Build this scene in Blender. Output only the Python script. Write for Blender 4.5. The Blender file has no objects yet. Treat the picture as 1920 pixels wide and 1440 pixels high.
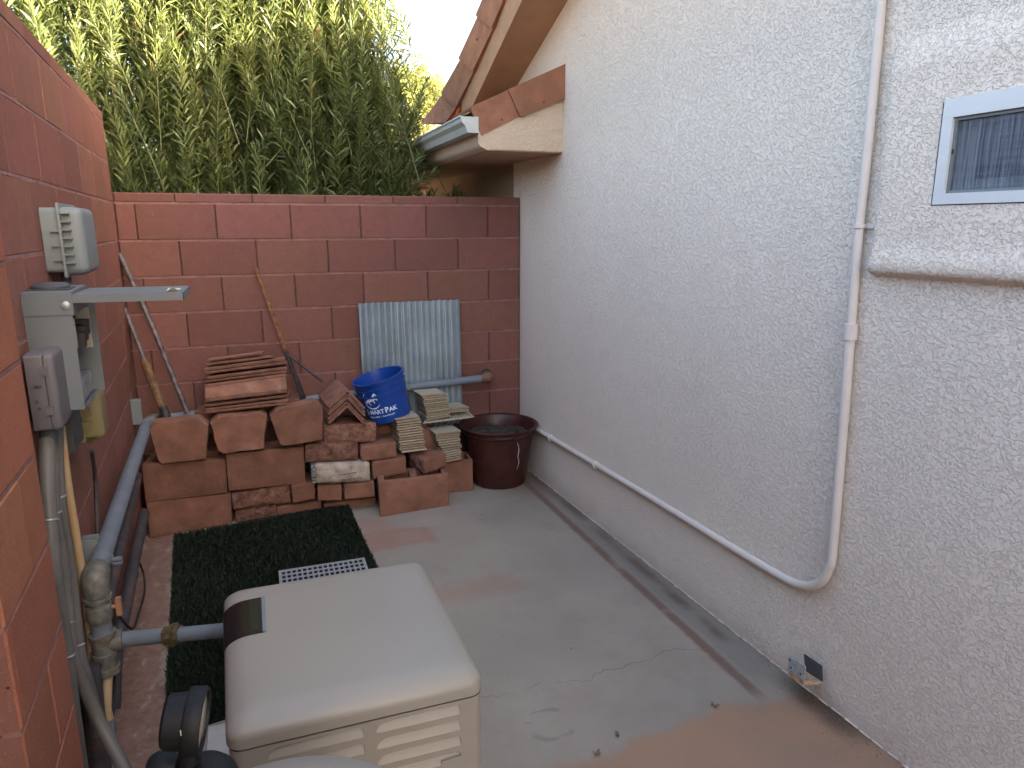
import bpy, bmesh, math, random
import numpy as np
from mathutils import Vector, noise
random.seed(7); rng = np.random.default_rng(7)
sc = bpy.context.scene
COL = sc.collection
R = math.radians
# ------------------------------------------------------------------ camera, world, sun, exposure
CAMP = Vector((0.66357, -4.45118, 1.69713)); FPX = 1327.31
YAW, PITCH, ROLL = 0.3515967, 0.2188122, -0.002076
fw = Vector((math.sin(YAW)*math.cos(PITCH), math.cos(YAW)*math.cos(PITCH), -math.sin(PITCH)))
rt0 = Vector((math.cos(YAW), -math.sin(YAW), 0)); up0 = rt0.cross(fw)
rt = rt0*math.cos(ROLL) + up0*math.sin(ROLL); up = -rt0*math.sin(ROLL) + up0*math.cos(ROLL)
cd = bpy.data.cameras.new('camera'); cam = bpy.data.objects.new('camera', cd); COL.objects.link(cam)
from mathutils import Matrix
cam.matrix_world = Matrix(((rt.x, up.x, -fw.x, CAMP.x), (rt.y, up.y, -fw.y, CAMP.y), (rt.z, up.z, -fw.z, CAMP.z), (0, 0, 0, 1)))
cd.sensor_fit = 'HORIZONTAL'; cd.sensor_width = 36; cd.lens = FPX/1920*36; cd.clip_start = .02; cd.clip_end = 2000
sc.camera = cam
sc.render.resolution_x = 1024; sc.render.resolution_y = 768
SUN_EL, SUN_AZ = R(17), Vector((0.74, -0.67, 0)).normalized()    # direction towards the sun
w = bpy.data.worlds.new('World'); sc.world = w; w.use_nodes = True
nt = w.node_tree; bg = nt.nodes['Background']
sky = nt.nodes.new('ShaderNodeTexSky'); sky.sky_type = 'NISHITA'; sky.sun_disc = False
sky.sun_elevation = SUN_EL; sky.sun_rotation = math.atan2(SUN_AZ.x, SUN_AZ.y)
sky.air_density = 0.85; sky.dust_density = 8.0; sky.ozone_density = 0.0
nt.links.new(sky.outputs[0], bg.inputs[0]); bg.inputs[1].default_value = 0.15
sl_ = bpy.data.lights.new('sun', 'SUN'); sl_.energy = 4.6; sl_.angle = R(0.6); sl_.color = (1, .87, .68)
sun = bpy.data.objects.new('sun', sl_); COL.objects.link(sun)
sdir = Vector((SUN_AZ.x*math.cos(SUN_EL), SUN_AZ.y*math.cos(SUN_EL), math.sin(SUN_EL)))
sun.rotation_euler = (-sdir).to_track_quat('-Z', 'Y').to_euler()
sc.view_settings.view_transform = 'Standard'; sc.view_settings.look = 'None'
sc.view_settings.exposure = 3.42; sc.view_settings.gamma = 1.0; sc.view_settings.use_curve_mapping = False

# ------------------------------------------------------------------ finding real places
F = 0.058                       # floor height
SL = -0.05023                   # left wall: x = SL*y
W0, SR = 2.35867, -0.03149      # right wall: x = W0 + SR*y
H8, B16, T = .2032, .4064, 1.8288
def ray(x, y): return fw + rt*((x-960)/FPX) - up*((y-720)/FPX)
def PY(x, y, Y): d = ray(x, y); return CAMP + d*((Y-CAMP.y)/d.y)
def PX(x, y, X): d = ray(x, y); return CAMP + d*((X-CAMP.x)/d.x)
def PZ(x, y, z=F): d = ray(x, y); return CAMP + d*((z-CAMP.z)/d.z)
def LW(x, y, o=0.):
    n = Vector((1, -SL, 0)); d = ray(x, y); return CAMP + d*((o-n.dot(CAMP))/n.dot(d))
def RW(x, y, o=0.):
    n = Vector((1, -SR, 0)); d = ray(x, y); return CAMP + d*((W0-o-n.dot(CAMP))/n.dot(d))

# ------------------------------------------------------------------ objects
def tag(o, label=None, cat=None, group=None, kind=None):
    if label: o['label'] = label
    if cat: o['category'] = cat
    if group: o['group'] = group
    if kind: o['kind'] = kind
    return o
def empty(name, loc, label=None, cat=None, group=None, kind=None, rot=0.):
    o = bpy.data.objects.new(name, None); COL.objects.link(o); o.location = loc; o.rotation_euler.z = rot
    o.empty_display_size = .05
    return tag(o, label, cat, group, kind)
def link(name, me, parent=None, world=True):
    o = bpy.data.objects.new(name, me); COL.objects.link(o)
    if parent is not None:
        o.parent = parent
        if world: o.matrix_parent_inverse = Matrix.LocRotScale(PW(parent)[0], PW(parent)[1], None).inverted()
    return o
def PW(o):
    # parents are placed once; nested parents with meshes sit at the origin
    m = Matrix.Identity(4)
    chain = []
    q = o
    while q is not None: chain.append(q); q = q.parent
    for c in reversed(chain):
        m = m @ c.matrix_parent_inverse @ Matrix.LocRotScale(c.location, c.rotation_euler, c.scale)
    l, r, s = m.decompose(); return l, r
class MB:
    def __init__(s): s.v = []; s.f = []; s.m = []
    def add(s, vs, fs, mi=0):
        n = len(s.v); s.v += [Vector(a) for a in vs]; s.f += [tuple(i+n for i in f) for f in fs]; s.m += [mi]*len(fs); return s
    def hexa(s, c, mi=0):   # c: 4 front (tl,tr,br,bl) + 4 back
        return s.add(c, [(0, 3, 2, 1), (4, 5, 6, 7), (0, 1, 5, 4), (1, 2, 6, 5), (2, 3, 7, 6), (3, 0, 4, 7)], mi)
    def box(s, a, b, mi=0):
        x0, y0, z0 = a; x1, y1, z1 = b
        return s.hexa([(x0, y0, z1), (x1, y0, z1), (x1, y0, z0), (x0, y0, z0), (x0, y1, z1), (x1, y1, z1), (x1, y1, z0), (x0, y1, z0)], mi)
    def tube(s, pts, r, n=10, cap=True, mi=0, smoothpath=False):
        pts = [Vector(q) for q in pts]
        rs = list(r) if isinstance(r, (list, tuple)) else [r]*len(pts)
        if smoothpath:
            n0 = len(pts); pts = catmull(pts, smoothpath); rs = [float(x) for x in np.interp(np.linspace(0, n0-1, len(pts)), np.arange(n0), rs)]
        else: rs = [float(x) for x in np.interp(np.linspace(0, 1, len(pts)), np.linspace(0, 1, len(rs)), rs)]
        t0 = (pts[1]-pts[0]).normalized(); a = t0.orthogonal().normalized(); vs = []
        for i, q in enumerate(pts):
            t = (pts[min(i+1, len(pts)-1)]-pts[max(i-1, 0)]).normalized()
            a = (a - t*a.dot(t)).normalized(); b = t.cross(a)
            for k in range(n):
                th = 2*math.pi*k/n; vs.append(q + (a*math.cos(th)+b*math.sin(th))*rs[i])
        fs = []
        for i in range(len(pts)-1):
            for k in range(n):
                k2 = (k+1) % n; fs.append((i*n+k, i*n+k2, (i+1)*n+k2, (i+1)*n+k))
        if cap: fs += [tuple(range(n-1, -1, -1)), tuple(range((len(pts)-1)*n, len(pts)*n))]
        return s.add(vs, fs, mi)
    def lathe(s, org, axis, prof, n=32, mi=0):   # prof: (r, h)
        org = Vector(org); ax = Vector(axis).normalized(); a = ax.orthogonal().normalized(); b = ax.cross(a); vs = []
        for r, h in prof:
            for k in range(n):
                th = 2*math.pi*k/n; vs.append(org + ax*h + (a*math.cos(th)+b*math.sin(th))*r)
        fs = [(i*n+k, i*n+(k+1) % n, (i+1)*n+(k+1) % n, (i+1)*n+k) for i in range(len(prof)-1) for k in range(n)]
        return s.add(vs, fs, mi)
    def build(s, name, mats, parent=None, smooth=None, fix=True):
        me = bpy.data.meshes.new(name); me.from_pydata([tuple(a) for a in s.v], [], s.f)
        if not isinstance(mats, (list, tuple)): mats = [mats]
        for m in mats: me.materials.append(m)
        if len(mats) > 1: me.polygons.foreach_set('material_index', s.m)
        if fix:
            bm = bmesh.new(); bm.from_mesh(me); bmesh.ops.recalc_face_normals(bm, faces=bm.faces); bm.to_mesh(me); bm.free()
        if smooth:
            me.polygons.foreach_set('use_smooth', [True]*len(me.polygons)); me.set_sharp_from_angle(angle=R(smooth))
        me.update()
        return link(name, me, parent)
def catmull(p, k):
    out = []
    for i in range(len(p)-1):
        a, b, c, d = p[max(i-1, 0)], p[i], p[i+1], p[min(i+2, len(p)-1)]
        for j in range(k):
            t = j/k
            out.append(.5*((2*b)+(c-a)*t+(2*a-5*b+4*c-d)*t*t+(3*b-a-3*c+d)*t**3))
    return out+[p[-1]]

# ------------------------------------------------------------------ materials
def S(r, g, b):
    return tuple(((c/255)/12.92 if c/255 < .04045 else ((c/255+.055)/1.055)**2.4) for c in (r, g, b))
class NG:
    def __init__(s, m): s.t = m.node_tree; s.n = s.t.nodes; s.l = s.t.links
    def new(s, ty, **kw):
        n = s.n.new(ty)
        for k, v in kw.items(): setattr(n, k, v)
        return n
    def put(s, sock, v):
        if hasattr(v, 'links'): s.l.new(v, sock)
        else: sock.default_value = v
    def math(s, op, a, b=0., c=0., clamp=False):
        n = s.new('ShaderNodeMath', operation=op, use_clamp=clamp); s.put(n.inputs[0], a); s.put(n.inputs[1], b); s.put(n.inputs[2], c); return n.outputs[0]
    def noise(s, vec, scale, detail=3., rough=.55, dist=0., w=None):
        n = s.new('ShaderNodeTexNoise'); s.put(n.inputs['Vector'], vec); n.inputs['Scale'].default_value = scale
        n.inputs['Detail'].default_value = detail; n.inputs['Roughness'].default_value = rough; n.inputs['Distortion'].default_value = dist
        return n.outputs[0]
    def map(s, v, a, b, c=0., d=1., smooth=False):
        n = s.new('ShaderNodeMapRange'); n.interpolation_type = 'SMOOTHSTEP' if smooth else 'LINEAR'
        s.put(n.inputs[0], v); s.put(n.inputs[1], a); s.put(n.inputs[2], b); s.put(n.inputs[3], c); s.put(n.inputs[4], d); return n.outputs[0]
    def mix(s, f, a, b, mode='MIX'):
        n = s.new('ShaderNodeMix', data_type='RGBA', blend_type=mode); s.put(n.inputs[0], f)
        for sk, v in ((n.inputs[6], a), (n.inputs[7], b)):
            if hasattr(v, 'links'): s.l.new(v, sk)
            else: sk.default_value = (*v[:3], 1)
        return n.outputs[2]
    def pos(s): return s.new('ShaderNodeNewGeometry').outputs['Position']
    def obj(s): return s.new('ShaderNodeTexCoord').outputs['Object']
    def rnd(s): return s.new('ShaderNodeObjectInfo').outputs['Random']
    def sep(s, v):
        n = s.new('ShaderNodeSeparateXYZ'); s.l.new(v, n.inputs[0]); return n.outputs
    def scale(s, v, sc3):
        n = s.new('ShaderNodeVectorMath', operation='MULTIPLY'); s.l.new(v, n.inputs[0]); n.inputs[1].default_value = sc3; return n.outputs[0]
    def bump(s, h, dist, strength=1., prev=None):
        n = s.new('ShaderNodeBump'); n.inputs['Distance'].default_value = dist; n.inputs['Strength'].default_value = strength
        s.l.new(h, n.inputs['Height'])
        if prev is not None: s.l.new(prev, n.inputs['Normal'])
        return n.outputs[0]
def newmat(name):
    m = bpy.data.materials.new(name); m.use_nodes = True; return m, NG(m), m.node_tree.nodes['Principled BSDF']
def mat(name, col, rough=.8, metal=0., var=.12, vs=9., speck=0., ss=220., bump=.0008, bs=160., rnd=.06, tint=None, ts=5., ta=.5, spec=.4, tlo=.5, thi=.65):
    m, g, b = newmat(name); P = g.pos()
    base = col
    n1 = g.noise(P, vs, 5.)
    dark = tuple(c*(1-var*2) for c in col); light = tuple(min(1, c*(1+var*1.6)) for c in col)
    c = g.mix(g.map(n1, .3, .7), dark, light)
    if tint is not None:
        c = g.mix(g.math('MULTIPLY', g.map(g.noise(P, ts, 6., .65, .4), tlo, thi), ta), c, tint)
    if speck:
        c = g.mix(g.math('MULTIPLY', g.map(g.noise(P, ss, 2.), .6, .75), speck), c, tuple(min(1, k*1.9+.03) for k in col))
        c = g.mix(g.math('MULTIPLY', g.map(g.noise(P, ss*.8, 2.), .4, .25), speck), c, tuple(k*.35 for k in col))
    if rnd:
        hsv = g.new('ShaderNodeHueSaturation'); g.l.new(c, hsv.inputs['Color'])
        g.l.new(g.map(g.rnd(), 0, 1, 1-rnd*2, 1+rnd*2), hsv.inputs['Value']); c = hsv.outputs[0]
    g.l.new(c, b.inputs['Base Color']); b.inputs['Roughness'].default_value = rough; b.inputs['Metallic'].default_value = metal
    b.inputs['Specular IOR Level'].default_value = spec
    if bump: g.l.new(g.bump(g.noise(P, bs, 4., .65), bump), b.inputs['Normal'])
    return m
M = {}
def blockmat(name, col, col2, pink):
    m, g, b = newmat(name); P = g.pos(); z = g.sep(P)[2]
    n = g.noise(P, 3.2, 5., .6)
    c = g.mix(g.map(n, .35, .65), col, col2)
    c = g.mix(g.math('MULTIPLY', g.map(g.noise(P, 1.1, 3.), .45, .62), .55), c, pink)
    r = g.rnd()
    hsv = g.new('ShaderNodeHueSaturation'); g.l.new(c, hsv.inputs['Color'])
    g.l.new(g.map(r, 0, 1, .88, 1.13), hsv.inputs['Value']); g.l.new(g.map(g.math('FRACT', g.math('MULTIPLY', r, 7.3)), 0, 1, .492, .507), hsv.inputs['Hue']); c = hsv.outputs[0]
    c = g.mix(g.math('MULTIPLY', g.map(g.noise(P, 190., 3.), .56, .74), .4), c, tuple(min(1, k*2.2) for k in col))
    c = g.mix(g.math('MULTIPLY', g.map(g.noise(P, 16., 6., .75), .42, .68), .35), c, tuple(k*.62 for k in col))
    vor = g.new('ShaderNodeTexVoronoi'); g.l.new(P, vor.inputs['Vector']); vor.inputs['Scale'].default_value = 26
    pit = g.map(vor.outputs['Distance'], .05, .085, 1., 0.)
    gate = g.map(g.noise(P, 30., 1.), .54, .57)
    pit = g.math('MULTIPLY', pit, gate)
    c = g.mix(g.math('MULTIPLY', pit, .75), c, tuple(k*.25 for k in col))
    ef = g.map(g.noise(g.scale(P, (1, 1, .35)), 14., 5., .7), .66, .76)
    c = g.mix(g.math('MULTIPLY', ef, .12), c, (.75, .6, .55))
    g.l.new(c, b.inputs['Base Color']); b.inputs['Roughness'].default_value = .93; b.inputs['Specular IOR Level'].default_value = .2
    h = g.math('SUBTRACT', g.math('MULTIPLY_ADD', g.noise(P, 230., 4., .7), .6, g.math('MULTIPLY', g.noise(P, 30., 3.), .5)), pit)
    g.l.new(g.bump(h, .0038), b.inputs['Normal']); return m
M['block'] = blockmat('painted_block', S(113, 79, 69), S(117, 80, 72), S(111, 77, 76))
M['block_left'] = blockmat('painted_block_left', S(120, 80, 67), S(124, 82, 70), S(114, 77, 73))
M['block_warm'] = blockmat('painted_block_warm', S(146, 94, 70), S(140, 90, 70), S(134, 88, 74))
M['mortar'] = mat('mortar_paint', S(120, 88, 84), .95, var=.15, vs=20, bump=.002, bs=90)
M['mortar_deep'] = mat('mortar_deep', S(80, 58, 52), .95, var=.15, vs=20)
M['stone'] = mat('clay_concrete', S(122, 84, 68), .95, var=.13, vs=11, speck=.25, bump=.0018, bs=190, rnd=.08, tint=S(146, 108, 90), ts=6, ta=.4)
M['stone_rough'] = mat('split_face_concrete', S(118, 82, 67), .95, var=.25, vs=28, speck=.5, ss=130, bump=.012, bs=60, rnd=.08, tint=S(152, 124, 110), ts=22, ta=.5)
M['tile_clay'] = mat('roof_tile_clay', S(118, 83, 69), .9, var=.16, vs=14, speck=.2, bump=.0014, bs=140, rnd=.12, tint=S(150, 124, 108), ts=16, ta=.35, tlo=.57, thi=.68)
M['tile_roof'] = mat('roof_tile_painted', S(140, 96, 74), .85, var=.12, vs=9, speck=.15, bump=.0012, bs=120, rnd=.06, tint=S(146, 110, 92), ts=13, ta=.3)
M['porcelain'] = mat('porcelain_cream', S(160, 152, 134), .5, var=.05, vs=30, bump=.0003, bs=200, rnd=.05, tint=S(120, 104, 84), ts=26, ta=.5, tlo=.58, thi=.72)
M['porcelain_edge'] = mat('porcelain_bisque', S(158, 142, 120), .85, var=.1, vs=40, bump=.0004, bs=200, rnd=.1, tint=S(110, 92, 72), ts=30, ta=.6, tlo=.58, thi=.7)
M['grid_back'] = mat('mosaic_tile', S(176, 168, 150), .7, var=.1, vs=30, bump=0)
M['galv'] = mat('galvanised_steel', S(150, 156, 160), .5, .55, var=.2, vs=30, bump=.0003, tint=S(96, 84, 72), ts=18, ta=.5)
M['galv_sheet'] = mat('galvanised_sheet', S(172, 184, 192), .38, .7, var=.07, vs=6, bump=.0001, rnd=0, tint=S(146, 158, 168), ts=3, ta=.4)
M['pole_dark'] = mat('dull_steel_pole', S(112, 106, 106), .6, .5, var=.3, vs=30, bump=.0005, tint=S(84, 62, 50), ts=20, ta=.7)
M['rust'] = mat('rusty_steel', S(112, 76, 52), .85, .2, var=.3, vs=40, bump=.0008)
M['dark_steel'] = mat('dark_steel', S(58, 52, 54), .6, .3, var=.25, vs=40, bump=.0005)
M['wood'] = mat('weathered_wood', S(104, 78, 52), .85, var=.3, vs=30, bump=.0015, bs=80, tint=S(84, 62, 44), ts=25, ta=.7)
M['bluegrey'] = mat('blue_grey_pipe_paint', S(102, 110, 120), .55, var=.06, vs=12, bump=.0004, bs=60, rnd=.02, tint=S(96, 100, 106), ts=14, ta=.5)
M['fitting'] = mat('weathered_fitting', S(104, 104, 100), .6, .25, var=.2, vs=40, bump=.001, bs=110, tint=S(110, 82, 54), ts=34, ta=.7, tlo=.52, thi=.64)
M['brass'] = mat('brass_union', S(112, 100, 74), .5, .6, var=.2, vs=40, bump=.0006, tint=S(96, 80, 56), ts=40, ta=.6)
M['pvc_grey'] = mat('grey_pvc', S(88, 86, 84), .5, var=.05, vs=14, bump=.0002, rnd=.03)
M['pvc_dark'] = mat('dark_grey_pvc', S(58, 56, 60), .55, var=.08, vs=10, bump=.0002, rnd=.05, tint=S(110, 84, 74), ts=9, ta=.4)
M['gas_cream'] = mat('cream_pipe', S(160, 138, 108), .6, var=.06, vs=12, bump=.0003, rnd=0, tint=S(160, 120, 76), ts=12, ta=.5)
M['box_grey'] = mat('grey_enamel', S(100, 106, 112), .45, .1, var=.03, vs=6, bump=.0001, rnd=0)
M['box_light'] = mat('grey_plastic', S(112, 120, 122), .5, var=.03, vs=7, bump=.0002, rnd=0)
M['box_plum'] = mat('faded_grey_plastic', S(88, 86, 92), .55, var=.06, vs=5, bump=.0002, rnd=0, tint=S(104, 96, 98), ts=4, ta=.5)
M['box_dark'] = mat('dark_grey_plastic', S(62, 64, 68), .6, var=.05, rnd=0)
M['khaki'] = mat('weathered_clear_cover', S(118, 110, 78), .35, var=.06, vs=20, bump=.0002, rnd=0)
M['label'] = mat('paper_label', S(176, 174, 164), .7, var=.1, vs=60, bump=0, rnd=0)
M['black'] = mat('black_plastic', S(34, 34, 36), .5, var=.1, vs=20, bump=.0002, rnd=0)
M['cable'] = mat('black_cable', S(38, 35, 36), .6, var=.1, rnd=0, bump=0)
M['navy'] = mat('blue_black_plastic', S(12, 14, 18), .6, spec=.25, var=.15, vs=14, bump=.0004, rnd=0, tint=S(30, 33, 38), ts=10, ta=.3)
M['white_cond'] = mat('painted_conduit', S(206, 198, 190), .5, var=.02, vs=9, bump=.0003, rnd=0)
M['white_frame'] = mat('white_window_frame', S(204, 206, 206), .4, var=.02, vs=9, bump=0, rnd=0)
M['gutter'] = mat('white_gutter', S(180, 186, 182), .4, var=.03, vs=9, bump=0, rnd=0, tint=S(160, 164, 156), ts=8, ta=.4)
M['handle'] = mat('orange_faded_plastic', S(146, 106, 78), .6, var=.08, rnd=0)
M['gen'] = mat('cream_enamel', S(140, 135, 126), .38, var=.015, vs=3, bump=.00012, bs=400, rnd=0, tint=S(126, 118, 104), ts=30, ta=.2, tlo=.6, thi=.72)
M['gen_dark'] = mat('gasket_black', S(40, 38, 36), .7, var=.05, rnd=0)
M['screen_black'] = mat('glossy_black_panel', S(24, 24, 25), .25, var=.05, rnd=0, bump=0)
M['display'] = mat('smoked_window', S(46, 48, 42), .12, var=.05, rnd=0, bump=0)
M['bucket'] = mat('blue_bucket', S(18, 60, 138), .38, var=.04, vs=8, bump=.0002, rnd=0, tint=S(40, 84, 156), ts=10, ta=.3)
M['print'] = mat('white_print', S(205, 220, 240), .5, var=.02, bump=0, rnd=0)
M['print_black'] = mat('black_print', S(70, 64, 58), .7, var=.02, bump=0, rnd=0)
M['pot'] = mat('oxblood_pot', S(58, 28, 25), .4, var=.2, vs=9, bump=.0006, bs=60, rnd=0, tint=S(78, 46, 40), ts=12, ta=.4)
M['soffit'] = mat('brown_stucco_soffit', S(166, 134, 108), .95, var=.05, bump=.004, bs=60, rnd=0)
M['soil'] = mat('dark_soil', S(62, 54, 48), .95, var=.5, vs=40, bump=.01, bs=70, rnd=0)
M['wrap'] = mat('torn_paper_wrap', S(166, 154, 140), .85, var=.1, vs=24, bump=.004, bs=40, rnd=0, tint=S(126, 102, 86), ts=20, ta=.6)
M['turf_back'] = mat('turf_backing', S(10, 15, 10), .95, var=.3, rnd=0)
M['grate'] = mat('grey_grate_plastic', S(140, 144, 148), .5, var=.05, rnd=0, bump=0)
M['grate_dark'] = mat('grate_hole_shade', S(14, 15, 16), .9, rnd=0, bump=0)
M['zinc'] = mat('zinc_plate', S(160, 166, 166), .6, .1, var=.15, vs=60, bump=.0003, rnd=.05, tint=S(150, 112, 60), ts=45, ta=.9, tlo=.58, thi=.62)
M['zinc_dark'] = mat('dull_zinc', S(86, 92, 98), .6, .4, var=.1, rnd=0)
M['beam'] = mat('raw_timber', S(176, 150, 124), .85, var=.2, vs=50, rnd=0)
M['twig'] = mat('oleander_stem', S(96, 98, 62), .8, var=.2, vs=30, bump=0, rnd=0)
M['room'] = mat('dark_room', S(52, 56, 62), .9, rnd=0, bump=0)
M['curtain'] = mat('pale_blind', S(150, 156, 160), .8, rnd=0, bump=0)
M['dryleaf'] = mat('dry_leaf', S(120, 92, 66), .9, var=.2, rnd=.1)
M['far_wall'] = mat('neighbour_stucco', S(226, 214, 190), .9, rnd=0)
M['bark'] = mat('tree_bark', S(96, 80, 62), .9, rnd=0)
M['dirt'] = mat('desert_ground', S(150, 130, 108), .95, var=.15, vs=3, rnd=0)

def leafmat(name, col, col2, dry):
    m, g, b = newmat(name); P = g.pos()
    r = g.new('ShaderNodeAttribute', attribute_name='tone').outputs['Fac']
    c = g.mix(r, col, col2)
    c = g.mix(g.map(r, .985, .99), c, dry)
    g.l.new(c, b.inputs['Base Color']); b.inputs['Roughness'].default_value = .42; b.inputs['Specular IOR Level'].default_value = .5
    tr = g.new('ShaderNodeBsdfTranslucent'); g.l.new(g.mix(.5, c, tuple(k*1.6 for k in col2)), tr.inputs[0])
    mx = g.new('ShaderNodeMixShader'); mx.inputs[0].default_value = .32
    g.l.new(b.outputs[0], mx.inputs[1]); g.l.new(tr.outputs[0], mx.inputs[2])
    g.l.new(mx.outputs[0], g.n['Material Output'].inputs[0]); return m
M['leaf'] = leafmat('oleander_leaf', (.036, .062, .026), (.175, .205, .062), (.26, .14, .07))
M['leaf_tree'] = leafmat('tree_leaf', (.09, .13, .035), (.24, .25, .07), (.3, .25, .1))
M['blade'] = leafmat('turf_blade', (.003, .009, .003), (.010, .025, .007), (.09, .08, .05))

def stucco(name, col, col2, zt=None):
    m, g, b = newmat(name); P = g.pos(); x, y, z = g.sep(P)
    c = g.mix(g.map(g.noise(P, 1.3, 4.), .3, .7), col, col2)
    c = g.mix(g.math('MULTIPLY', g.map(g.noise(P, 14., 5.), .5, .75), .12), c, tuple(k*.7 for k in col))
    # splash dirt along the foot of the wall
    low = g.map(g.math('ADD', z, g.math('MULTIPLY', g.noise(P, 7., 4.), .22)), F+.03, F+.24, 1., 0., True)
    c = g.mix(g.math('MULTIPLY', low, .38), c, S(140, 124, 118))
    g.l.new(c, b.inputs['Base Color']); b.inputs['Roughness'].default_value = .92; b.inputs['Specular IOR Level'].default_value = .25
    Q = g.scale(P, (1, 1, 1.35))
    a = g.noise(Q, 62., 4., .6, .3)
    pl = g.map(a, .44, .53, 0, 1, True)
    a2 = g.noise(Q, 120., 3., .55, .3)
    pl2 = g.map(a2, .5, .56, 0, 1, True)
    h = g.math('ADD', g.math('MULTIPLY', pl, .8), g.math('MULTIPLY', pl2, .28))
    h = g.math('ADD', h, g.math('MULTIPLY', g.noise(P, 260., 3.), .25))
    g.l.new(g.bump(h, .0030), b.inputs['Normal']); return m
M['stucco'] = stucco('white_stucco', S(225, 214, 200), S(230, 219, 205))
M['stucco_trim'] = stucco('cream_stucco_trim', S(206, 186, 162), S(210, 190, 168))

def floormat():
    m, g, b = newmat('stained_concrete'); P = g.pos(); x, y, z = g.sep(P)
    wob = g.math('MULTIPLY', g.math('SUBTRACT', g.noise(P, 3.5, 4.), .5), .16)
    wf = g.math('MULTIPLY', g.math('SUBTRACT', g.noise(P, 22., 4.), .5), .05)
    xw = g.math('ADD', g.math('ADD', x, wf), g.math('MULTIPLY', wob, .15)); yw = g.math('ADD', y, g.math('ADD', wob, wf))
    def lin(vx, a0, b0, soft):   # soft band a0..b0
        return g.math('MULTIPLY', g.map(vx, a0-soft, a0+soft, 0, 1, True), g.map(vx, b0-soft, b0+soft, 1, 0, True))
    def bx(x0, x1, y0, y1, s): return g.math('MULTIPLY', lin(xw, x0, x1, s), lin(yw, y0, y1, s))
    c = g.mix(g.map(g.noise(P, 1.6, 5., .6), .33, .68), S(134, 128, 118), S(150, 142, 130))
    c = g.mix(g.math('MULTIPLY', g.map(g.noise(P, 4.5, 6., .7), .5, .7), .35), c, S(132, 112, 103))
    c = g.mix(g.math('MULTIPLY', g.map(g.noise(P, 2.1, 3., .7), .55, .7), .3), c, S(122, 118, 108))
    # pink clay water marks where pavers stood
    pk = S(148, 102, 88)
    c = g.mix(g.math('MULTIPLY', bx(1.10, 1.50, -1.02, -.80, .025), .55), c, pk)
    c = g.mix(g.math('MULTIPLY', bx(1.30, 1.44, -.98, -.85, .03), .5), c, S(146, 128, 118))
    c = g.mix(g.math('MULTIPLY', bx(1.10, 1.30, -.80, -.60, .06), .4), c, pk)
    c = g.mix(g.math('MULTIPLY', bx(1.30, 1.75, -1.66, -1.5, .06), .3), c, pk)
    # rusty clay wash nearest the camera, its edge slightly oblique
    ya = g.math('ADD', yw, g.math('MULTIPLY', x, -.06))
    c = g.mix(g.math('MULTIPLY', g.map(ya, -2.80, -2.86, 0, 1, True), .8), c, g.mix(g.map(g.noise(P, 5., 5.), .3, .7), S(156, 120, 94), S(140, 112, 92)))
    # two brown runs along the house wall, wet grey between
    xr = g.math('ADD', xw, g.math('MULTIPLY', y, .0))
    c = g.mix(g.math('MULTIPLY', g.math('MULTIPLY', g.map(xw, 2.26, 2.31, 0, 1, True), g.map(y, -2.75, -2.5, 0, 1, True)), .6), c, S(110, 107, 102))
    xs = g.math('ADD', x, g.math('MULTIPLY', wf, .3)); br = g.math('MULTIPLY', lin(xs, 2.235, 2.28, .012), g.map(y, -2.72, -2.6, 0, 1, True))
    c = g.mix(g.math('MULTIPLY', g.math('MULTIPLY', br, g.map(g.noise(P, 6., 4.), .2, .42)), .75), c, S(98, 70, 60))
    br2 = g.math('MULTIPLY', lin(xs, 2.335, 2.385, .02), g.map(y, -2.4, -2.25, 0, 1, True))
    c = g.mix(g.math('MULTIPLY', g.math('MULTIPLY', br2, g.map(g.noise(P, 5., 4.), .3, .55)), .7), c, S(92, 68, 58))
    c = g.mix(g.math('MULTIPLY', g.math('MULTIPLY', g.map(xw, 1.95, 2.2, 0, 1, True), g.map(y, -.75, -.45, 0, 1, True)), .55), c, S(112, 86, 74))
    # dirt strip beside the block wall
    wl = g.math('ADD', x, g.math('MULTIPLY', y, .06))
    dn = g.math('ADD', wl, g.math('MULTIPLY', g.math('SUBTRACT', g.noise(P, 9., 5., .7), .5), .22))
    c = g.mix(g.math('MULTIPLY', g.map(dn, .17, .12, 0, 1, True), .85), c, g.mix(g.map(g.noise(P, 30., 5., .7), .35, .65), S(100, 68, 58), S(126, 92, 80)))
    c = g.mix(g.math('MULTIPLY', g.map(g.noise(g.scale(P, (1, .4, 1)), 17., 6., .75), .56, .66), g.math('MULTIPLY', g.map(x, .45, .3, 0, 1), .45)), c, S(160, 154, 146))
    c = g.mix(g.math('MULTIPLY', g.math('MULTIPLY', g.map(xw, 2.33, 2.43, 0, 1, True), g.map(g.math('ABSOLUTE', g.math('ADD', y, 2.78)), .24, .08, 0, 1, True)), .8), c, S(60, 52, 46))
    # hairline crack
    cl = g.math('ADD', g.math('ADD', y, 2.34), g.math('MULTIPLY', g.math('SUBTRACT', g.noise(g.scale(P, (1, 0, 0)), 5., 6., .55), .5), .26))
    ck = g.math('MULTIPLY', g.map(g.math('ABSOLUTE', cl), .0005, .002, 1, 0), g.math('MULTIPLY', g.map(x, 2.2, 2.35, 1, 0), g.map(g.noise(P, 9., 2.), .36, .5)))
    c = g.mix(g.math('MULTIPLY', ck, .42), c, S(62, 54, 50))
    # scuff marks
    sp = g.map(g.noise(P, 70., 2., .6), .72, .78)
    c = g.mix(g.math('MULTIPLY', sp, .3), c, S(84, 74, 66))
    dx = g.math('SUBTRACT', x, 1.50); dy = g.math('ADD', y, 2.54)
    rr = g.math('SQRT', g.math('ADD', g.math('MULTIPLY', dx, dx), g.math('MULTIPLY', dy, dy)))
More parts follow.
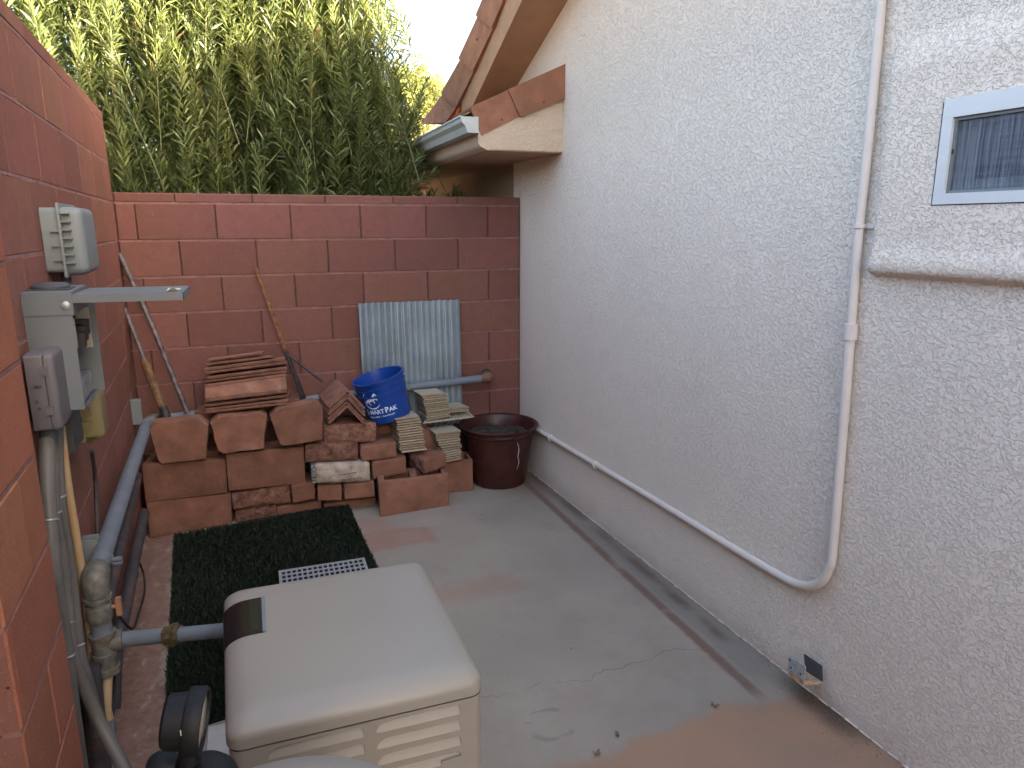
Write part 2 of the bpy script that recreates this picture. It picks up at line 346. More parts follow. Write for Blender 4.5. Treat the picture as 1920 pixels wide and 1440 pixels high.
    ring = g.math('MULTIPLY', g.map(g.math('ABSOLUTE', g.math('SUBTRACT', rr, .075)), .004, .016, 1, 0), g.map(g.noise(g.scale(P, (1, 3, 1)), 9., 5.), .50, .6))
    c = g.mix(g.math('MULTIPLY', ring, .35), c, S(84, 84, 90))
    c = g.mix(g.math('MULTIPLY', g.map(g.noise(P, 420., 2.), .45, .7), .18), c, S(104, 98, 92))
    g.l.new(c, b.inputs['Base Color']); b.inputs['Roughness'].default_value = .88; b.inputs['Specular IOR Level'].default_value = .3
    br_ = g.noise(g.scale(P, (1, .06, 1)), 260., 2.)
    h = g.math('ADD', g.math('MULTIPLY', br_, .35), g.math('MULTIPLY', g.noise(P, 150., 4.), .5))
    h = g.math('SUBTRACT', h, ck)
    g.l.new(g.bump(h, .0013), b.inputs['Normal']); return m
M['floor'] = floormat()

def screenmat():
    m, g, b = newmat('insect_screen'); P = g.pos(); x, y, z = g.sep(P)
    s1 = g.noise(g.scale(P, (1, 1, .02)), 240., 2., .6); s2 = g.noise(g.scale(P, (.02, .02, 1)), 240., 2., .6)
    c = g.mix(g.map(g.math('ADD', g.math('MULTIPLY', s1, .7), g.math('MULTIPLY', s2, .3)), .4, .62), S(66, 74, 86), S(136, 144, 156))
    g.l.new(c, b.inputs['Base Color']); b.inputs['Roughness'].default_value = .7
    tr = g.new('ShaderNodeBsdfTransparent'); mx = g.new('ShaderNodeMixShader'); mx.inputs[0].default_value = .5
    g.l.new(b.outputs[0], mx.inputs[1]); g.l.new(tr.outputs[0], mx.inputs[2]); g.l.new(mx.outputs[0], g.n['Material Output'].inputs[0]); return m
M['screen'] = screenmat()
m_, g_, b_ = newmat('window_glass'); b_.inputs['Base Color'].default_value = (.03, .045, .06, 1); b_.inputs['Roughness'].default_value = .03; M['glass'] = m_
m_, g_, b_ = newmat('clear_dial_glass'); b_.inputs['Base Color'].default_value = (.9, .9, .9, 1); b_.inputs['Roughness'].default_value = .05; b_.inputs['Transmission Weight'].default_value = 1.; M['dialglass'] = m_

# ================================================================== SETTING
g = MB(); g.box((-150, -150, -.5), (150, 150, -.02)); o = g.build('ground', M['dirt']); o['kind'] = 'structure'
g = MB(); g.box((-.25, -8, -.3), (2.75, .25, F)); o = g.build('concrete_floor', M['floor']); o['kind'] = 'structure'

# ---------------- block walls
meshcache = {}
def blockmesh(wd, ht, dp, m):
    k = (round(wd, 4), round(ht, 4), round(dp, 4), m.name)
    if k not in meshcache:
        b = MB(); e = .0035; j = .001
        r0 = [(e, 0, e), (wd-e, 0, e), (wd-e, 0, ht-e), (e, 0, ht-e)]
        r1 = [(0, e, 0), (wd, e, 0), (wd, e, ht), (0, e, ht)]
        r2 = [(0, dp, 0), (wd, dp, 0), (wd, dp, ht), (0, dp, ht)]
        b.add(r0+r1+r2, [(0, 1, 2, 3)]+[(i, (i+1) % 4, (i+1) % 4+4, i+4) for i in range(4)]+[(i+4, (i+1) % 4+4, (i+1) % 4+8, i+8) for i in range(4)])
        me = bpy.data.meshes.new('block'); me.from_pydata([tuple(v) for v in b.v], [], b.f)
        bm = bmesh.new(); bm.from_mesh(me); bmesh.ops.recalc_face_normals(bm, faces=bm.faces)
        nf = [f for f in bm.faces if abs(f.calc_center_median().y) < 1e-6][0]
        if nf.normal.y > 0: bmesh.ops.reverse_faces(bm, faces=bm.faces)
        bm.to_mesh(me); bm.free(); me.materials.append(m); meshcache[k] = me
    return meshcache[k]
def lay(wall, org, ang, rows, m, gap=.007, bed=.009, dp=.04, name='block'):
    """rows: list of (z0, height, [joint positions]); local x runs along the wall, +y goes into it."""
    ca, sa = math.cos(ang), math.sin(ang)
    for z0, ht, js, nm in rows:
        for a, b in zip(js[:-1], js[1:]):
            wd = b-a-gap
            if wd < .01: continue
            me = blockmesh(wd, ht-bed, dp, m); o = bpy.data.objects.new(nm, me); COL.objects.link(o); o.parent = wall; o.matrix_parent_inverse = Matrix.Translation(-wall.location)
            lx = a+gap/2; ly = random.uniform(-.0012, .0012)
            o.location = (org[0]+lx*ca-ly*sa, org[1]+lx*sa+ly*ca, z0+bed/2)
            o.rotation_euler = (random.uniform(-.002, .002), 0, ang+random.uniform(-.002, .002))
def clipj(lo, hi, ph, st=B16):
    k = math.ceil((lo-ph)/st); js = [lo]
    while ph+k*st < hi-.02:
        if ph+k*st > lo+.02: js.append(ph+k*st)
        k += 1
    return js+[hi]
# back wall
bw = empty('block_wall', (0, 0, 0), 'low red painted block wall closing the end of the yard in front of the shrubs', 'wall')
b = MB(); b.box((-.18, .008, -.1), (W0-.004, .19, T+.05)); b.build('mortar', M['mortar_deep'], bw)
rows = []
for k in range(9):
    ph = .1008 if k % 2 == 0 else .304
    rows.append((T-H8*(k+1), H8, clipj(.004, W0-.006, ph), 'block'))
rows.append((T, .056, clipj(.004, W0-.006, .304), 'cap_block'))
lay(bw, (0, 0), 0, rows, M['block'], dp=.05)
b = MB()
for k in range(9):
    n = 60; z = T-H8*k
    for i in range(n):
        x0 = .004+(W0-.012)*i/n; x1 = .004+(W0-.012)*(i+1)/n
        h1 = .0055+.002*noise.noise(Vector((x0*9, k, 1)));
        yf = .0025-.0035*max(0, noise.noise(Vector((x0*5, k*3.3, 7))))
        b.box((x0, yf, z-h1), (x1, .02, z+h1))
b.build('mortar_joint', M['mortar'], bw)
b = MB(); b.box((.0, .012, T+.0475), (W0-.006, .19, T+.054)); b.build('cap_top', M['block'], bw)
# dark disc painted as the shade of the chipped hole at the pipe
hc = PY(912, 704, -.004)
b = MB()
b.lathe(hc, (0, -1, 0), [(.0, .0), (.03, .001), (.044, .002)], 14); b.build('pipe_hole_shade', M['gen_dark'], bw)

# left wall: local x axis towards the camera
LA = math.atan2(-1, -SL)           # direction (-SL.., -1)
LEN = math.hypot(SL, 1)
lwdir = Vector((-SL, -1, 0)).normalized(); lwn = Vector((1, -SL, 0)).normalized()
def lwrow(wall, ulo, uhi, zt, n, ph0, off, m, cap=True, phc=.2):
    # mirrored so that local +y points into the wall: lay from the camera end backwards
    org = lwdir*uhi + lwn*off; ang = math.atan2(-lwdir.y, -lwdir.x)
    rows = []
    for k in range(n):
        ph = ph0 if k % 2 == 0 else ph0+.2032
        js = [uhi-j for j in clipj(ulo, uhi, ph)][::-1]
        rows.append((zt-H8*(k+1), H8, js, 'block'))
    if cap: rows.append((zt, .058, [uhi-j for j in clipj(ulo, uhi, phc)][::-1], 'cap_block'))
    lay(wall, (org.x, org.y), ang, rows, m, gap=.005, bed=.007, dp=.05)
    b = MB()
    for k in range(n+(1 if cap else 0)):
        z = zt-H8*k; N = int((uhi-ulo)/.06)
        for i in range(N):
            u0 = ulo+(uhi-ulo)*i/N; u1 = ulo+(uhi-ulo)*(i+1)/N
            hh = .0048+.0015*noise.noise(Vector((u0*9, k, 3)))
            f = off-.0018+.0042*max(0, noise.noise(Vector((u0*4, k*3.3, 9))))
            p = [lwdir*u+lwn*q for u in (u0, u1) for q in (f, off-.03)]
            c = lambda v, zz: (v.x, v.y, zz)
            b.hexa([c(p[0], z+hh), c(p[2], z+hh), c(p[2], z-hh), c(p[0], z-hh), c(p[1], z+hh), c(p[3], z+hh), c(p[3], z-hh), c(p[1], z-hh)])
    b.build('mortar_joint', M['mortar'], wall)
lw = empty('block_wall', (0, 0, 0), 'tall red painted block wall along the left with the grey electrical boxes on it', 'wall')
ZL = T+2*H8
def slab(u0, u1, o0, o1, z0, z1):
    p = [lwdir*u+lwn*q for u in (u0, u1) for q in (o0, o1)]; c = lambda v, zz: (v.x, v.y, zz)
    return [c(p[0], z1), c(p[2], z1), c(p[2], z0), c(p[0], z0), c(p[1], z1), c(p[3], z1), c(p[3], z0), c(p[1], z0)]
b = MB(); b.hexa(slab(-.02, 7.5, -.006, -.19, -.1, ZL+.052)); b.build('mortar', M['mortar_deep'], lw)
lwrow(lw, .0, 4.47, ZL, 11, .03, 0., M['block_left'])
b = MB(); b.hexa(slab(-.0, 4.47, -.01, -.19, ZL+.05, ZL+.056)); b.build('cap_top', M['block'], lw)
b = MB(); b.hexa(slab(4.475, 7.5, 0., -.19, -.1, ZL+.058)); b.build('far_end', M['block'], lw)
# pilaster proud of the left wall
pil = empty('block_pillar', (lwdir*2.9), 'warm orange block pier standing proud of the left wall beside the grey conduits', 'pillar')
b = MB(); b.hexa(slab(2.722+.006, 3.12-.006, -.001, .056, F, T-.002)); b.build('mortar', M['mortar_deep'], pil, fix=True)
lwrow(pil, 2.722, 3.12, T, 9, .25, .062, M['block_warm'], cap=False)
b = MB()
for k in range(9):
    b.hexa(slab(2.7225, 2.73, .0, .058, T-H8*(k+1)+.004, T-H8*k-.004))
    b.hexa(slab(3.112, 3.1195, .0, .058, T-H8*(k+1)+.004, T-H8*k-.004))
b.build('end_face', M['block'], pil)

# ---------------- the house on the right
def rw(y, z, o=0.): return Vector((W0+SR*y-o, y, z))
house = empty('house', (W0, 0, 0), 'white stucco house wall filling the right side with conduit, small window and tiled gable eave', 'house')
MS = .43
def rake(y, z0=2.60): return max(2.25, z0-MS*y) if y > -4.8 else z0-MS*(-4.8)+MS*(y+4.8)
YB, YF = 2.2, -10.
# window and trim
WY0, WY1, WZ0, WZ1 = -2.985, -3.66, 1.757, 2.018
b = MB()
ys = sorted(set([YF, -7, -4.8, -3.75, WY1, WY0, -2.6, -1.5, -.6, .12, .81, 1.3, YB]))
for a, c in zip(ys[:-1], ys[1:]):
    if a >= WY1-1e-6 and c <= WY0+1e-6:
        b.add([rw(a, -.1), rw(c, -.1), rw(c, WZ0), rw(a, WZ0)], [(0, 1, 2, 3)])
        b.add([rw(a, WZ1), rw(c, WZ1), rw(c, rake(c)), rw(a, rake(a))], [(0, 1, 2, 3)])
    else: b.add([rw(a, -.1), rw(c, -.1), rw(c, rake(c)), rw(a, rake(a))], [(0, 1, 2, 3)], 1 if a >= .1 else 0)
# far end wall of the house and inner back so that light does not leak
b.add([rw(YB, -.1), rw(YB, rake(YB)), (9, YB, 2.25), (9, YB, -.1)], [(0, 1, 2, 3)])
b.add([rw(YF, -.1), rw(YF, rake(YF)), (9, YF, 2.4), (9, YF, -.1)], [(0, 1, 2, 3)])
b.build('wall', [M['stucco'], stucco('darker_tan_stucco', S(150, 128, 100), S(158, 136, 108))], house, fix=False)  # second stucco is a darker tan, beyond the back wall
# moulded foam surround: height field round the window
b = MB(); y0, y1, z0, z1 = -2.72, -4.01, 1.47, 2.27; ny, nz = 86, 60; idx = {}
def sm(a, b_, v):
    t = max(0, min(1, (v-a)/(b_-a))); return t*t*(3-2*t)
# left edge leans very slightly; bottom is a thick roll
for i in range(ny+1):
    for j in range(nz+1):
        y = y0+(y1-y0)*i/ny; z = z0+(z1-z0)*j/nz
        e = sm(-2.70, -2.745, -0) if False else sm(2.775, 2.80, -y)*(1-sm(3.93, 3.97, -y))
        top = 1-sm(2.12, 2.25, z); bot = sm(1.548, 1.560, z)
        roll = math.exp(-((z-1.588)/.035)**2)*.014
        h = -.004+e*top*bot*(.032+roll)
        idx[i, j] = len(b.v); b.v.append(rw(y, z, h))
for i in range(ny):
    for j in range(nz):
        y = y0+(y1-y0)*(i+.5)/ny; z = z0+(z1-z0)*(j+.5)/nz
        if WY1-.004 < y < WY0+.004 and WZ0-.004 < z < WZ1+.004: continue
        b.f.append((idx[i, j], idx[i+1, j], idx[i+1, j+1], idx[i, j+1])); b.m.append(0)
b.build('window_surround', stucco('stucco_warm_light', S(226, 214, 199), S(231, 219, 204)), house, smooth=60)  # stucco colour nudged warmer in place of warm bounce light
# window
win = MB()
def wb(mb, ya, yb, za, zb, oa, ob):
    mb.hexa([rw(ya, zb, oa), rw(yb, zb, oa), rw(yb, za, oa), rw(ya, za, oa), rw(ya, zb, ob), rw(yb, zb, ob), rw(yb, za, ob), rw(ya, za, ob)])
fr = .034
wb(win, WY0+.004, WY1-.004, WZ1-.044, WZ1+.004, .032, -.06); wb(win, WY0+.004, WY1-.004, WZ0-.004, WZ0+.024, .032, -.06)
wb(win, WY0+.004, WY0-.026, WZ0+.0242, WZ1-.0442, .0318, -.06); wb(win, WY1+.026, WY1-.004, WZ0+.0242, WZ1-.0442, .0318, -.06)
wf_ = win.build('window', M['white_frame'], house)
s = MB(); wb(s, WY0-.028, WY1+.028, WZ0+.026, WZ1-.046, .0165, .0155); s.build('insect_screen', M['screen'], wf_)
s = MB(); t_ = .007
wb(s, WY0-.0262, WY1+.0262, WZ1-.0442-t_*1.2, WZ1-.0443, .0235, .006); wb(s, WY0-.0262, WY1+.0262, WZ0+.0243, WZ0+.0242+t_, .0235, .006)
wb(s, WY0-.0262, WY0-.0262-t_, WZ0+.0243+t_, WZ1-.0444-t_*1.2, .0235, .006)
s.build('screen_frame', M['box_light'], wf_)
s = MB(); wb(s, WY0-.0265, WY0-.07, WZ0+.025, WZ1-.052, -.012, -.03); wb(s, WY0-.0702, WY1+.03, WZ0+.025, WZ0+.06, -.012, -.03)
s.build('sash', M['white_frame'], wf_)
s = MB(); wb(s, WY0-.0705, WY1+.03, WZ0+.0605, WZ1-.05, -.02, -.024); s.build('pane', M['glass'], wf_)
s = MB(); wb(s, WY0-.03, WY0-.034, (WZ0+WZ1)/2-.006, (WZ0+WZ1)/2+.006, .026, .0236); s.build('latch', M['black'], wf_)
s = MB(); wb(s, WY0-.12, WY0-.20, WZ0+.07, WZ1-.05, -.05, -.06); s.build('blind', M['curtain'], house)
s = MB(); s.box((W0+.25, WY1-.3, WZ0-.4), (W0+1.2, WY0+.3, WZ1+.3)); s.build('room', M['room'], house)

# main gable: soffit, fascia, roof deck
XO = 2.13
b = MB()
def rk(mb, x0, z0a, x1, z1a, th, ya, yb):
    pass
ysr = [.55, .2, -.7, -1.8, -3.2, -4.8]
for a, c in zip(ysr[:-1], ysr[1:]):
    w0_, w1_ = rw(a, 0).x, rw(c, 0).x
    za, zc = 2.60-MS*a, 2.60-MS*c
    b.add([(XO, a, za), (XO, c, zc), (w1_+.05, c, zc-.0), (w0_+.05, a, za-.0)], [(0, 1, 2, 3)])     # soffit
    b.add([(XO, a, za), (XO, c, zc), (XO, c, zc+.24), (XO, a, za+.24)], [(0, 1, 2, 3)])
b.build('soffit', M['soffit'], house, fix=False)
b = MB()
b.hexa([(XO+.01, -4.8, 2.6+MS*4.8+.20), (9, -4.8, 2.6+MS*4.8+.20), (9, .8, 2.456), (XO+.01, .8, 2.456), (XO+.01, -4.8, 2.6+MS*4.8+.16), (9, -4.8, 2.6+MS*4.8+.16), (9, .8, 2.416), (XO+.01, .8, 2.416)])
b.box((XO+.01, .801, 2.40), (9, 2.6, 2.45))
b.hexa([(XO+.01, -11, 2.2), (9, -11, 2.2), (9, -4.801, 2.6+MS*4.8+.20), (XO+.01, -4.801, 2.6+MS*4.8+.20), (XO+.01, -11, 2.16), (9, -11, 2.16), (9, -4.801, 2.6+MS*4.8+.16), (XO+.01, -4.801, 2.6+MS*4.8+.16)])
b.build('roof', M['tile_roof'], house)
# rake tiles of the main gable (L-shaped pieces lapping each other)
def on(x, y, X): return PX(x, y, X)
XT = XO-.012
tp = [((796, 233), (840, 226)), ((833, 176), (860, 196)), ((866, 110), (892, 127)), ((899, 28), (928, 45)), ((929, -55), (960, -40)), ((962, -140), (996, -125)), ((1000, -235), (1036, -215))]
for i in range(len(tp)-1):
    (ta, ba), (tb, bb) = tp[i], tp[i+1]
    q = []
    for (px, lap) in ((ta, 0), (tb, 1), (bb, 1), (ba, 0)):
        q.append(on(px[0], px[1], XT))
    d = (q[1]-q[0]).normalized(); d2 = (q[2]-q[3]).normalized()
    lo = -.018; hi = .0
    tilt = .014
    A = [q[0]-d*.03+Vector((-tilt, 0, .012)), q[1]+d*.035, q[2]+d2*.035, q[3]-d2*.03+Vector((-tilt, 0, -.004))]
    b = MB(); b.hexa(A+[v+Vector((.018, 0, 0)) for v in A])
    up_ = Vector((0, .34, .94))*.014
    C_ = [A[0], A[1], A[1]+Vector((.34, 0, 0)), A[0]+Vector((.34, 0, 0))]
    b.hexa([v+up_ for v in C_]+C_)
    o = b.build('rake_tile', M['tile_roof'], house)
    nl = (A[0]+A[1])*.25+(A[2]+A[3])*.25+d*.02
    b = MB(); b.lathe(nl+Vector((-.001, 0, 0)), (-1, 0, 0), [(.006, 0), (.005, .005), (0, .006)], 8); b.build('nail', M['rust'], o)

# eave return: low boxed roof with its own two rake tiles and gutter
yr = RW(1056, 200).y
XE = PY(897, 280, yr).x
xw_ = rw(yr, 0).x
zb_ = PY(1055, 285, yr).z
def P_(x, y): return PY(x, y, yr)
tl_, tr_ = P_(885, 235), P_(1062, 180)
b = MB(); YE = 2.6
prof = [Vector((xw_+.02, 0, zb_)), Vector((XE+.10, 0, zb_+.0)), Vector((XE+.05, 0, zb_-.004)), Vector((XE+.015, 0, zb_+.012)), Vector((XE, 0, zb_+.03)), Vector((XE, 0, tl_.z-.01)), Vector((xw_+.02, 0, tr_.z+.02))]
n = len(prof); vs = [Vector((q.x, yr, q.z)) for q in prof]+[Vector((q.x, YE, q.z)) for q in prof]
b.add(vs, [tuple(range(n)), tuple(range(2*n-1, n-1, -1))]+[(i, (i+1) % n, (i+1) % n+n, i+n) for i in range(n)])
b.build('eave_return', M['stucco_trim'], house, smooth=40)
b = MB(); b.box((XE+.055, yr+.004, zb_-.006), (xw_+.02, YE-.01, zb_-.002)); b.build('eave_soffit', M['soffit'], house)
ret = [((884, 205), (957, 172), (978, 216), (903, 253)), ((955, 172), (1062, 124), (1062, 184), (976, 219))]
for i, qd in enumerate(ret):
    A = [PY(x, y, yr-.006-.016*i) for x, y in qd]
    b = MB(); b.hexa(A+[v+Vector((0, .016, 0)) for v in A])
    top = [A[0], A[1], A[1]+Vector((0, .33, 0)), A[0]+Vector((0, .33, 0))]
    b.hexa([v+Vector((-.004, 0, .013)) for v in top]+top)
    o = b.build('rake_tile', M['tile_roof'], house)
    nl = A[3]*.5+A[2]*.5+Vector((0, 0, .028)); b = MB(); b.lathe(nl+Vector((0, -.001, 0)), (0, -1, 0), [(.006, 0), (.005, .005), (0, .006)], 8); b.build('nail', M['rust'], o)
# flat tile courses behind them on the return
zt0 = PY(884, 205, yr).z; zt1 = PY(1062, 124, yr).z
for k in range(8):
    ya = yr+.30+k*.30
    x0, x1 = XE-.05, xw_+.0
    for h in range(2):
        xa = x0+(x1-x0)*h*.5; xb = x0+(x1-x0)*(h+1)*.5
        za = zt0+(zt1-zt0)*h*.5-.02+.008*(1-h); zb2 = zt0+(zt1-zt0)*(h+1)*.5-.03
        b = MB(); b.hexa([(xa, ya, za), (xb, ya, zb2), (xb, ya, zb2-.015), (xa, ya, za-.015), (xa, ya+.295, za), (xb, ya+.295, zb2), (xb, ya+.295, zb2-.015), (xa, ya+.295, za-.015)])
        b.build('roof_tile', M['tile_roof'], house)
b = MB(); b.box((.75, 2.62, 2.05), (9, 5.2, 2.3)); b.build('patio_beam_added_roof', M['soffit'], house)  # far beam edge; the roof behind it is added to darken the eave
# gutter
ge = yr-.01
pr = [(862, 218), (868, 224), (872, 236), (871, 247), (898, 252), (885, 222)]
gp = [PY(x, y, ge) for x, y in pr]
XG = gp[3].x; zg0 = gp[3].z; zg1 = gp[0].z
xb_ = XE-.002
outl = [Vector((xb_, 0, zg1+.002)), Vector((xb_, 0, zg0-.004)), Vector((XG+.015, 0, zg0-.004)), Vector((XG+.004, 0, zg0+.03)), Vector((XG-.016, 0, zg1-.028)), Vector((XG-.02, 0, zg1))]
gut = MB(); th = .0025
for a, c in zip(outl[:-1], outl[1:]):
    dd = (c-a).normalized(); nn = Vector((dd.z, 0, -dd.x))*th
    q = [a, c, c+nn, a+nn]
    gut.add([Vector((v.x, ge, v.z)) for v in q]+[Vector((v.x, YE, v.z)) for v in q], [(0, 1, 2, 3), (4, 5, 6, 7), (0, 1, 5, 4), (1, 2, 6, 5), (2, 3, 7, 6), (3, 0, 4, 7)])
gut.tube([(XG-.02, ge, zg1), (XG-.02, YE, zg1)], .006, 6)
go = gut.build('gutter', M['gutter'], house)
b = MB(); b.add([Vector((v.x, ge-.001, v.z)) for v in outl]+[Vector((v.x, ge-.004, v.z)) for v in outl], [tuple(range(6)), tuple(range(11, 5, -1))]+[(i, (i+1) % 6, (i+1) % 6+6, i+6) for i in range(6)])
b.build('end_cap', M['gutter'], go)

# ---------------- neighbour's building seen through the gap, far tree
nb = empty('neighbour_house', (6, 20, 0), 'pale building barely showing under the eave behind the shrubs', 'house')
b = MB(); b.box((2.5, 20, -.02), (12.5, 26, 3.6)); b.build('wall', M['far_wall'], nb)
b = MB(); b.add([(2.2, 19.7, 3.6), (12.8, 19.7, 3.6), (7, 19.7, 4.2), (2.2, 26, 3.6), (12.8, 26, 3.6), (7, 26, 4.2)], [(0, 1, 2), (3, 5, 4), (0, 2, 5, 3), (1, 4, 5, 2), (0, 3, 4, 1)]); b.build('roof', M['tile_roof'], nb)

def leaves(name, base, dirs, length, width, tone, m, parent, fold=.25):
    """base Nx3, dirs Nx3 unit: spear leaves, four corner points each, folded along the midrib"""
    N = len(base); upv = np.array([0, 0, 1.]) + rng.normal(0, .45, (N, 3))
    side = np.cross(dirs, upv); side /= np.linalg.norm(side, axis=1)[:, None]+1e-9
    nrm = np.cross(side, dirs)
    L = length[:, None]; Wd = width[:, None]
    mid = base+dirs*L*.48; droop = np.zeros((N, 3)); droop[:, 2] = -.10*length
    v = np.stack([base, mid+side*Wd+nrm*Wd*fold, base+dirs*L+droop, mid-side*Wd+nrm*Wd*fold], 1).reshape(-1, 3)
    i = np.arange(N)*4
    tri = np.stack([i, i+1, i+2, i, i+2, i+3], 1).reshape(-1, 3)
    me = bpy.data.meshes.new(name); me.vertices.add(len(v)); me.vertices.foreach_set('co', v.ravel())
    me.loops.add(len(tri)*3); me.loops.foreach_set('vertex_index', tri.ravel())
    me.polygons.add(len(tri)); me.polygons.foreach_set('loop_start', np.arange(0, len(tri)*3, 3)); me.polygons.foreach_set('loop_total', np.full(len(tri), 3))
    a = me.attributes.new('tone', 'FLOAT', 'POINT'); a.data.foreach_set('value', np.repeat(tone, 4))
    me.materials.append(m); me.update(calc_edges=True); me.validate()
    o = link(name, me, parent); o['kind'] = 'stuff'; return o

def shrub(label, x0, x1, y0, y1, nb_, toph, extra=()):
    root = empty('oleander_shrub', ((x0+x1)/2, (y0+y1)/2, 0), label, 'shrub', 'oleander shrubs behind the low wall')
    BA, DI, LE, TO = [], [], [], []; st = MB()
    for i in range(nb_+len(extra)):
        tx = random.uniform(x0, x1); ty = y0+(y1-y0)*random.random()**1.3
        zt = random.uniform(1.75, toph(tx)); 
        if ty < y0+.25 and random.random() < .35: zt = random.uniform(1.6, min(3.2, toph(tx)))
        lean = Vector((random.gauss(0, .26), random.gauss(-.12, .2), 1)).normalized()
        ln = random.uniform(.55, 1.0); tip = Vector((tx, ty, zt)); 
        curve = Vector((random.gauss(0, .09), random.gauss(0, .07), 0))
        if i >= nb_:
            tip, lean, ln = extra[i-nb_]; tip = Vector(tip); lean = Vector(lean).normalized(); curve *= .4
        pts = []
        K = 9
        for k in range(K+1):
            t = k/K; pts.append(tip-lean*ln*(1-t)+curve*((1-t)**2))
        if i < nb_ and pts[-1].y < .26: continue
        if i % 2 == 0: st.tube(pts[::3]+[pts[-1]] if K % 3 else pts[::3], [.0038, .0034, .003, .002], 4, cap=False)
        nw = int(ln/.024); tone0 = random.uniform(0, .6)
        for q in range(nw):
            t = q/nw; k = t*K; k0 = int(k); pp = pts[k0].lerp(pts[min(k0+1, K)], k-k0); ax = (pts[min(k0+1, K)]-pts[k0]).normalized()
            if t < .12: continue
            a1 = ax.orthogonal().normalized(); a2 = ax.cross(a1); ph = q*1.05+random.random()*.4
            op = .95-.62*t**2 + random.uniform(-.12, .12)       # leaves close up towards the tip
            for j in range(3):
                if random.random() < .22*(1-t)+.05: continue
                th = ph+j*2.094+random.uniform(-.2, .2)
                d = ax*math.cos(op)+(a1*math.cos(th)+a2*math.sin(th))*math.sin(op)
                BA.append(pp[:]); DI.append(d[:]); LE.append(random.uniform(.075, .130)*(1.-.35*t**4)); TO.append(min(.98, max(0, tone0+.35*t+random.gauss(0, .12))) if random.random() > .004 else 1.)
    st.build('stem', M['twig'], root, fix=False)
    # main canes rising from the ground
    cn = MB()
    for i in range(9):
        bx_ = random.uniform(x0+.2, x1-.2); by = random.uniform(y0+.15, y1-.2)
        cn.tube([(bx_, by, 0), (bx_+random.gauss(0, .1), by, 1.0), (bx_+random.gauss(0, .12), by-random.random()*.1, min(2.1, toph(bx_)-.15)), (bx_+random.gauss(0, .15), by, min(3.0, toph(bx_)-.1))], [.02, .016, .011, .006], 6, smoothpath=False)
    cn.build('cane', M['twig'], root)
    LE = np.array(LE); leaves('foliage', np.array(BA), np.array(DI), LE, LE*.055+.0008, np.array(TO), M['leaf'], root)
    return root
shrub('long-leaved green oleander shrub rising behind the left corner where the two block walls meet', -.62, .42, .36, 1.7, 760, lambda x: 4.3)
shrub('tall green oleander shrub in the middle of the hedge behind the low block wall', .32, 1.08, .36, 1.8, 720, lambda x: 4.4)
shrub('oleander shrub nearest the tiled eave with low shoots hanging by the gutter', 1.0, 1.68, .34, 1.6, 600, lambda x: 4.2 if x < 1.46 else 4.2-(x-1.46)*8.5,
      extra=[(PY(px, py, Y), (dx, dy, 1), ln) for px, py, Y, dx, dy, ln in ((800, 150, .5, .35, 0, .8), (792, 168, .45, .2, -.1, .7), 
        (742, 130, .5, -.1, 0, .8), (765, 195, .45, .3, 0, .6), (785, 200, .5, .45, 0, .6), (762, 262, .34, .1, -.1, .45), (792, 292, .30, .7, -.1, .42), (815, 318, .28, 1.1, -.1, .40), (806, 262, .33, .5, -.1, .4), (775, 300, .30, .5, -.2, .35), (800, 330, .28, 1.3, 0, .35), (740, 250, .34, 0, -.1, .5), (722, 280, .33, -.1, -.1, .5), (748, 300, .3, .4, -.1, .4), (730, 215, .36, 0, 0, .5))])
shrub('added low oleander shrub hidden under the boxed eave to darken the wall there', 1.72, 2.25, .40, 1.9, 110, lambda x: 1.95)  # added low shrub, kept out of sight, blocks bounce onto the eave wall

def far_tree(px, py, Y, rad, label):
    c = PY(px, py, Y); root = empty('tree', (c.x, Y, 0), label, 'tree')
    t = MB(); t.tube([(c.x, Y, 0), (c.x+.1, Y, c.z*.5), (c.x, Y, c.z)], [.16, .12, .05], 8)
    for k in range(7):
        a = k*.9; t.tube([(c.x, Y, c.z*.55+k*.12), (c.x+math.cos(a)*rad*.7, Y+math.sin(a)*rad*.7, c.z+random.uniform(-.2, .4))], [.05, .015], 5)
    t.build('trunk', M['bark'], root)
    BA, DI = [], []
    for k in range(150):
        u = Vector((random.gauss(0, 1), random.gauss(0, 1), random.gauss(0, 1))).normalized()*rad*random.uniform(.45, 1.)
        cc = Vector((c.x, Y, c.z))+Vector((u.x, u.y, u.z*1.05))
        rr = random.uniform(.10, .2)
        for q in range(110):
            d = Vector((random.gauss(0, 1), random.gauss(0, 1), random.gauss(0, 1))); d = d.normalized()
            BA.append((cc+d*rr*random.random()**.4)[:]); DI.append(d[:])
    n = len(BA); L = rng.uniform(.05, .1, n)
    leaves('crown', np.array(BA), np.array(DI), L, L*.3, rng.uniform(.1, .95, n), M['leaf_tree'], root)
far_tree(770, 195, 14, .95, 'rounded yellow-green tree far behind the shrubs beside the roof tiles')
far_tree(700, 230, 16, .9, 'second rounded tree mostly hidden behind the oleander hedge')

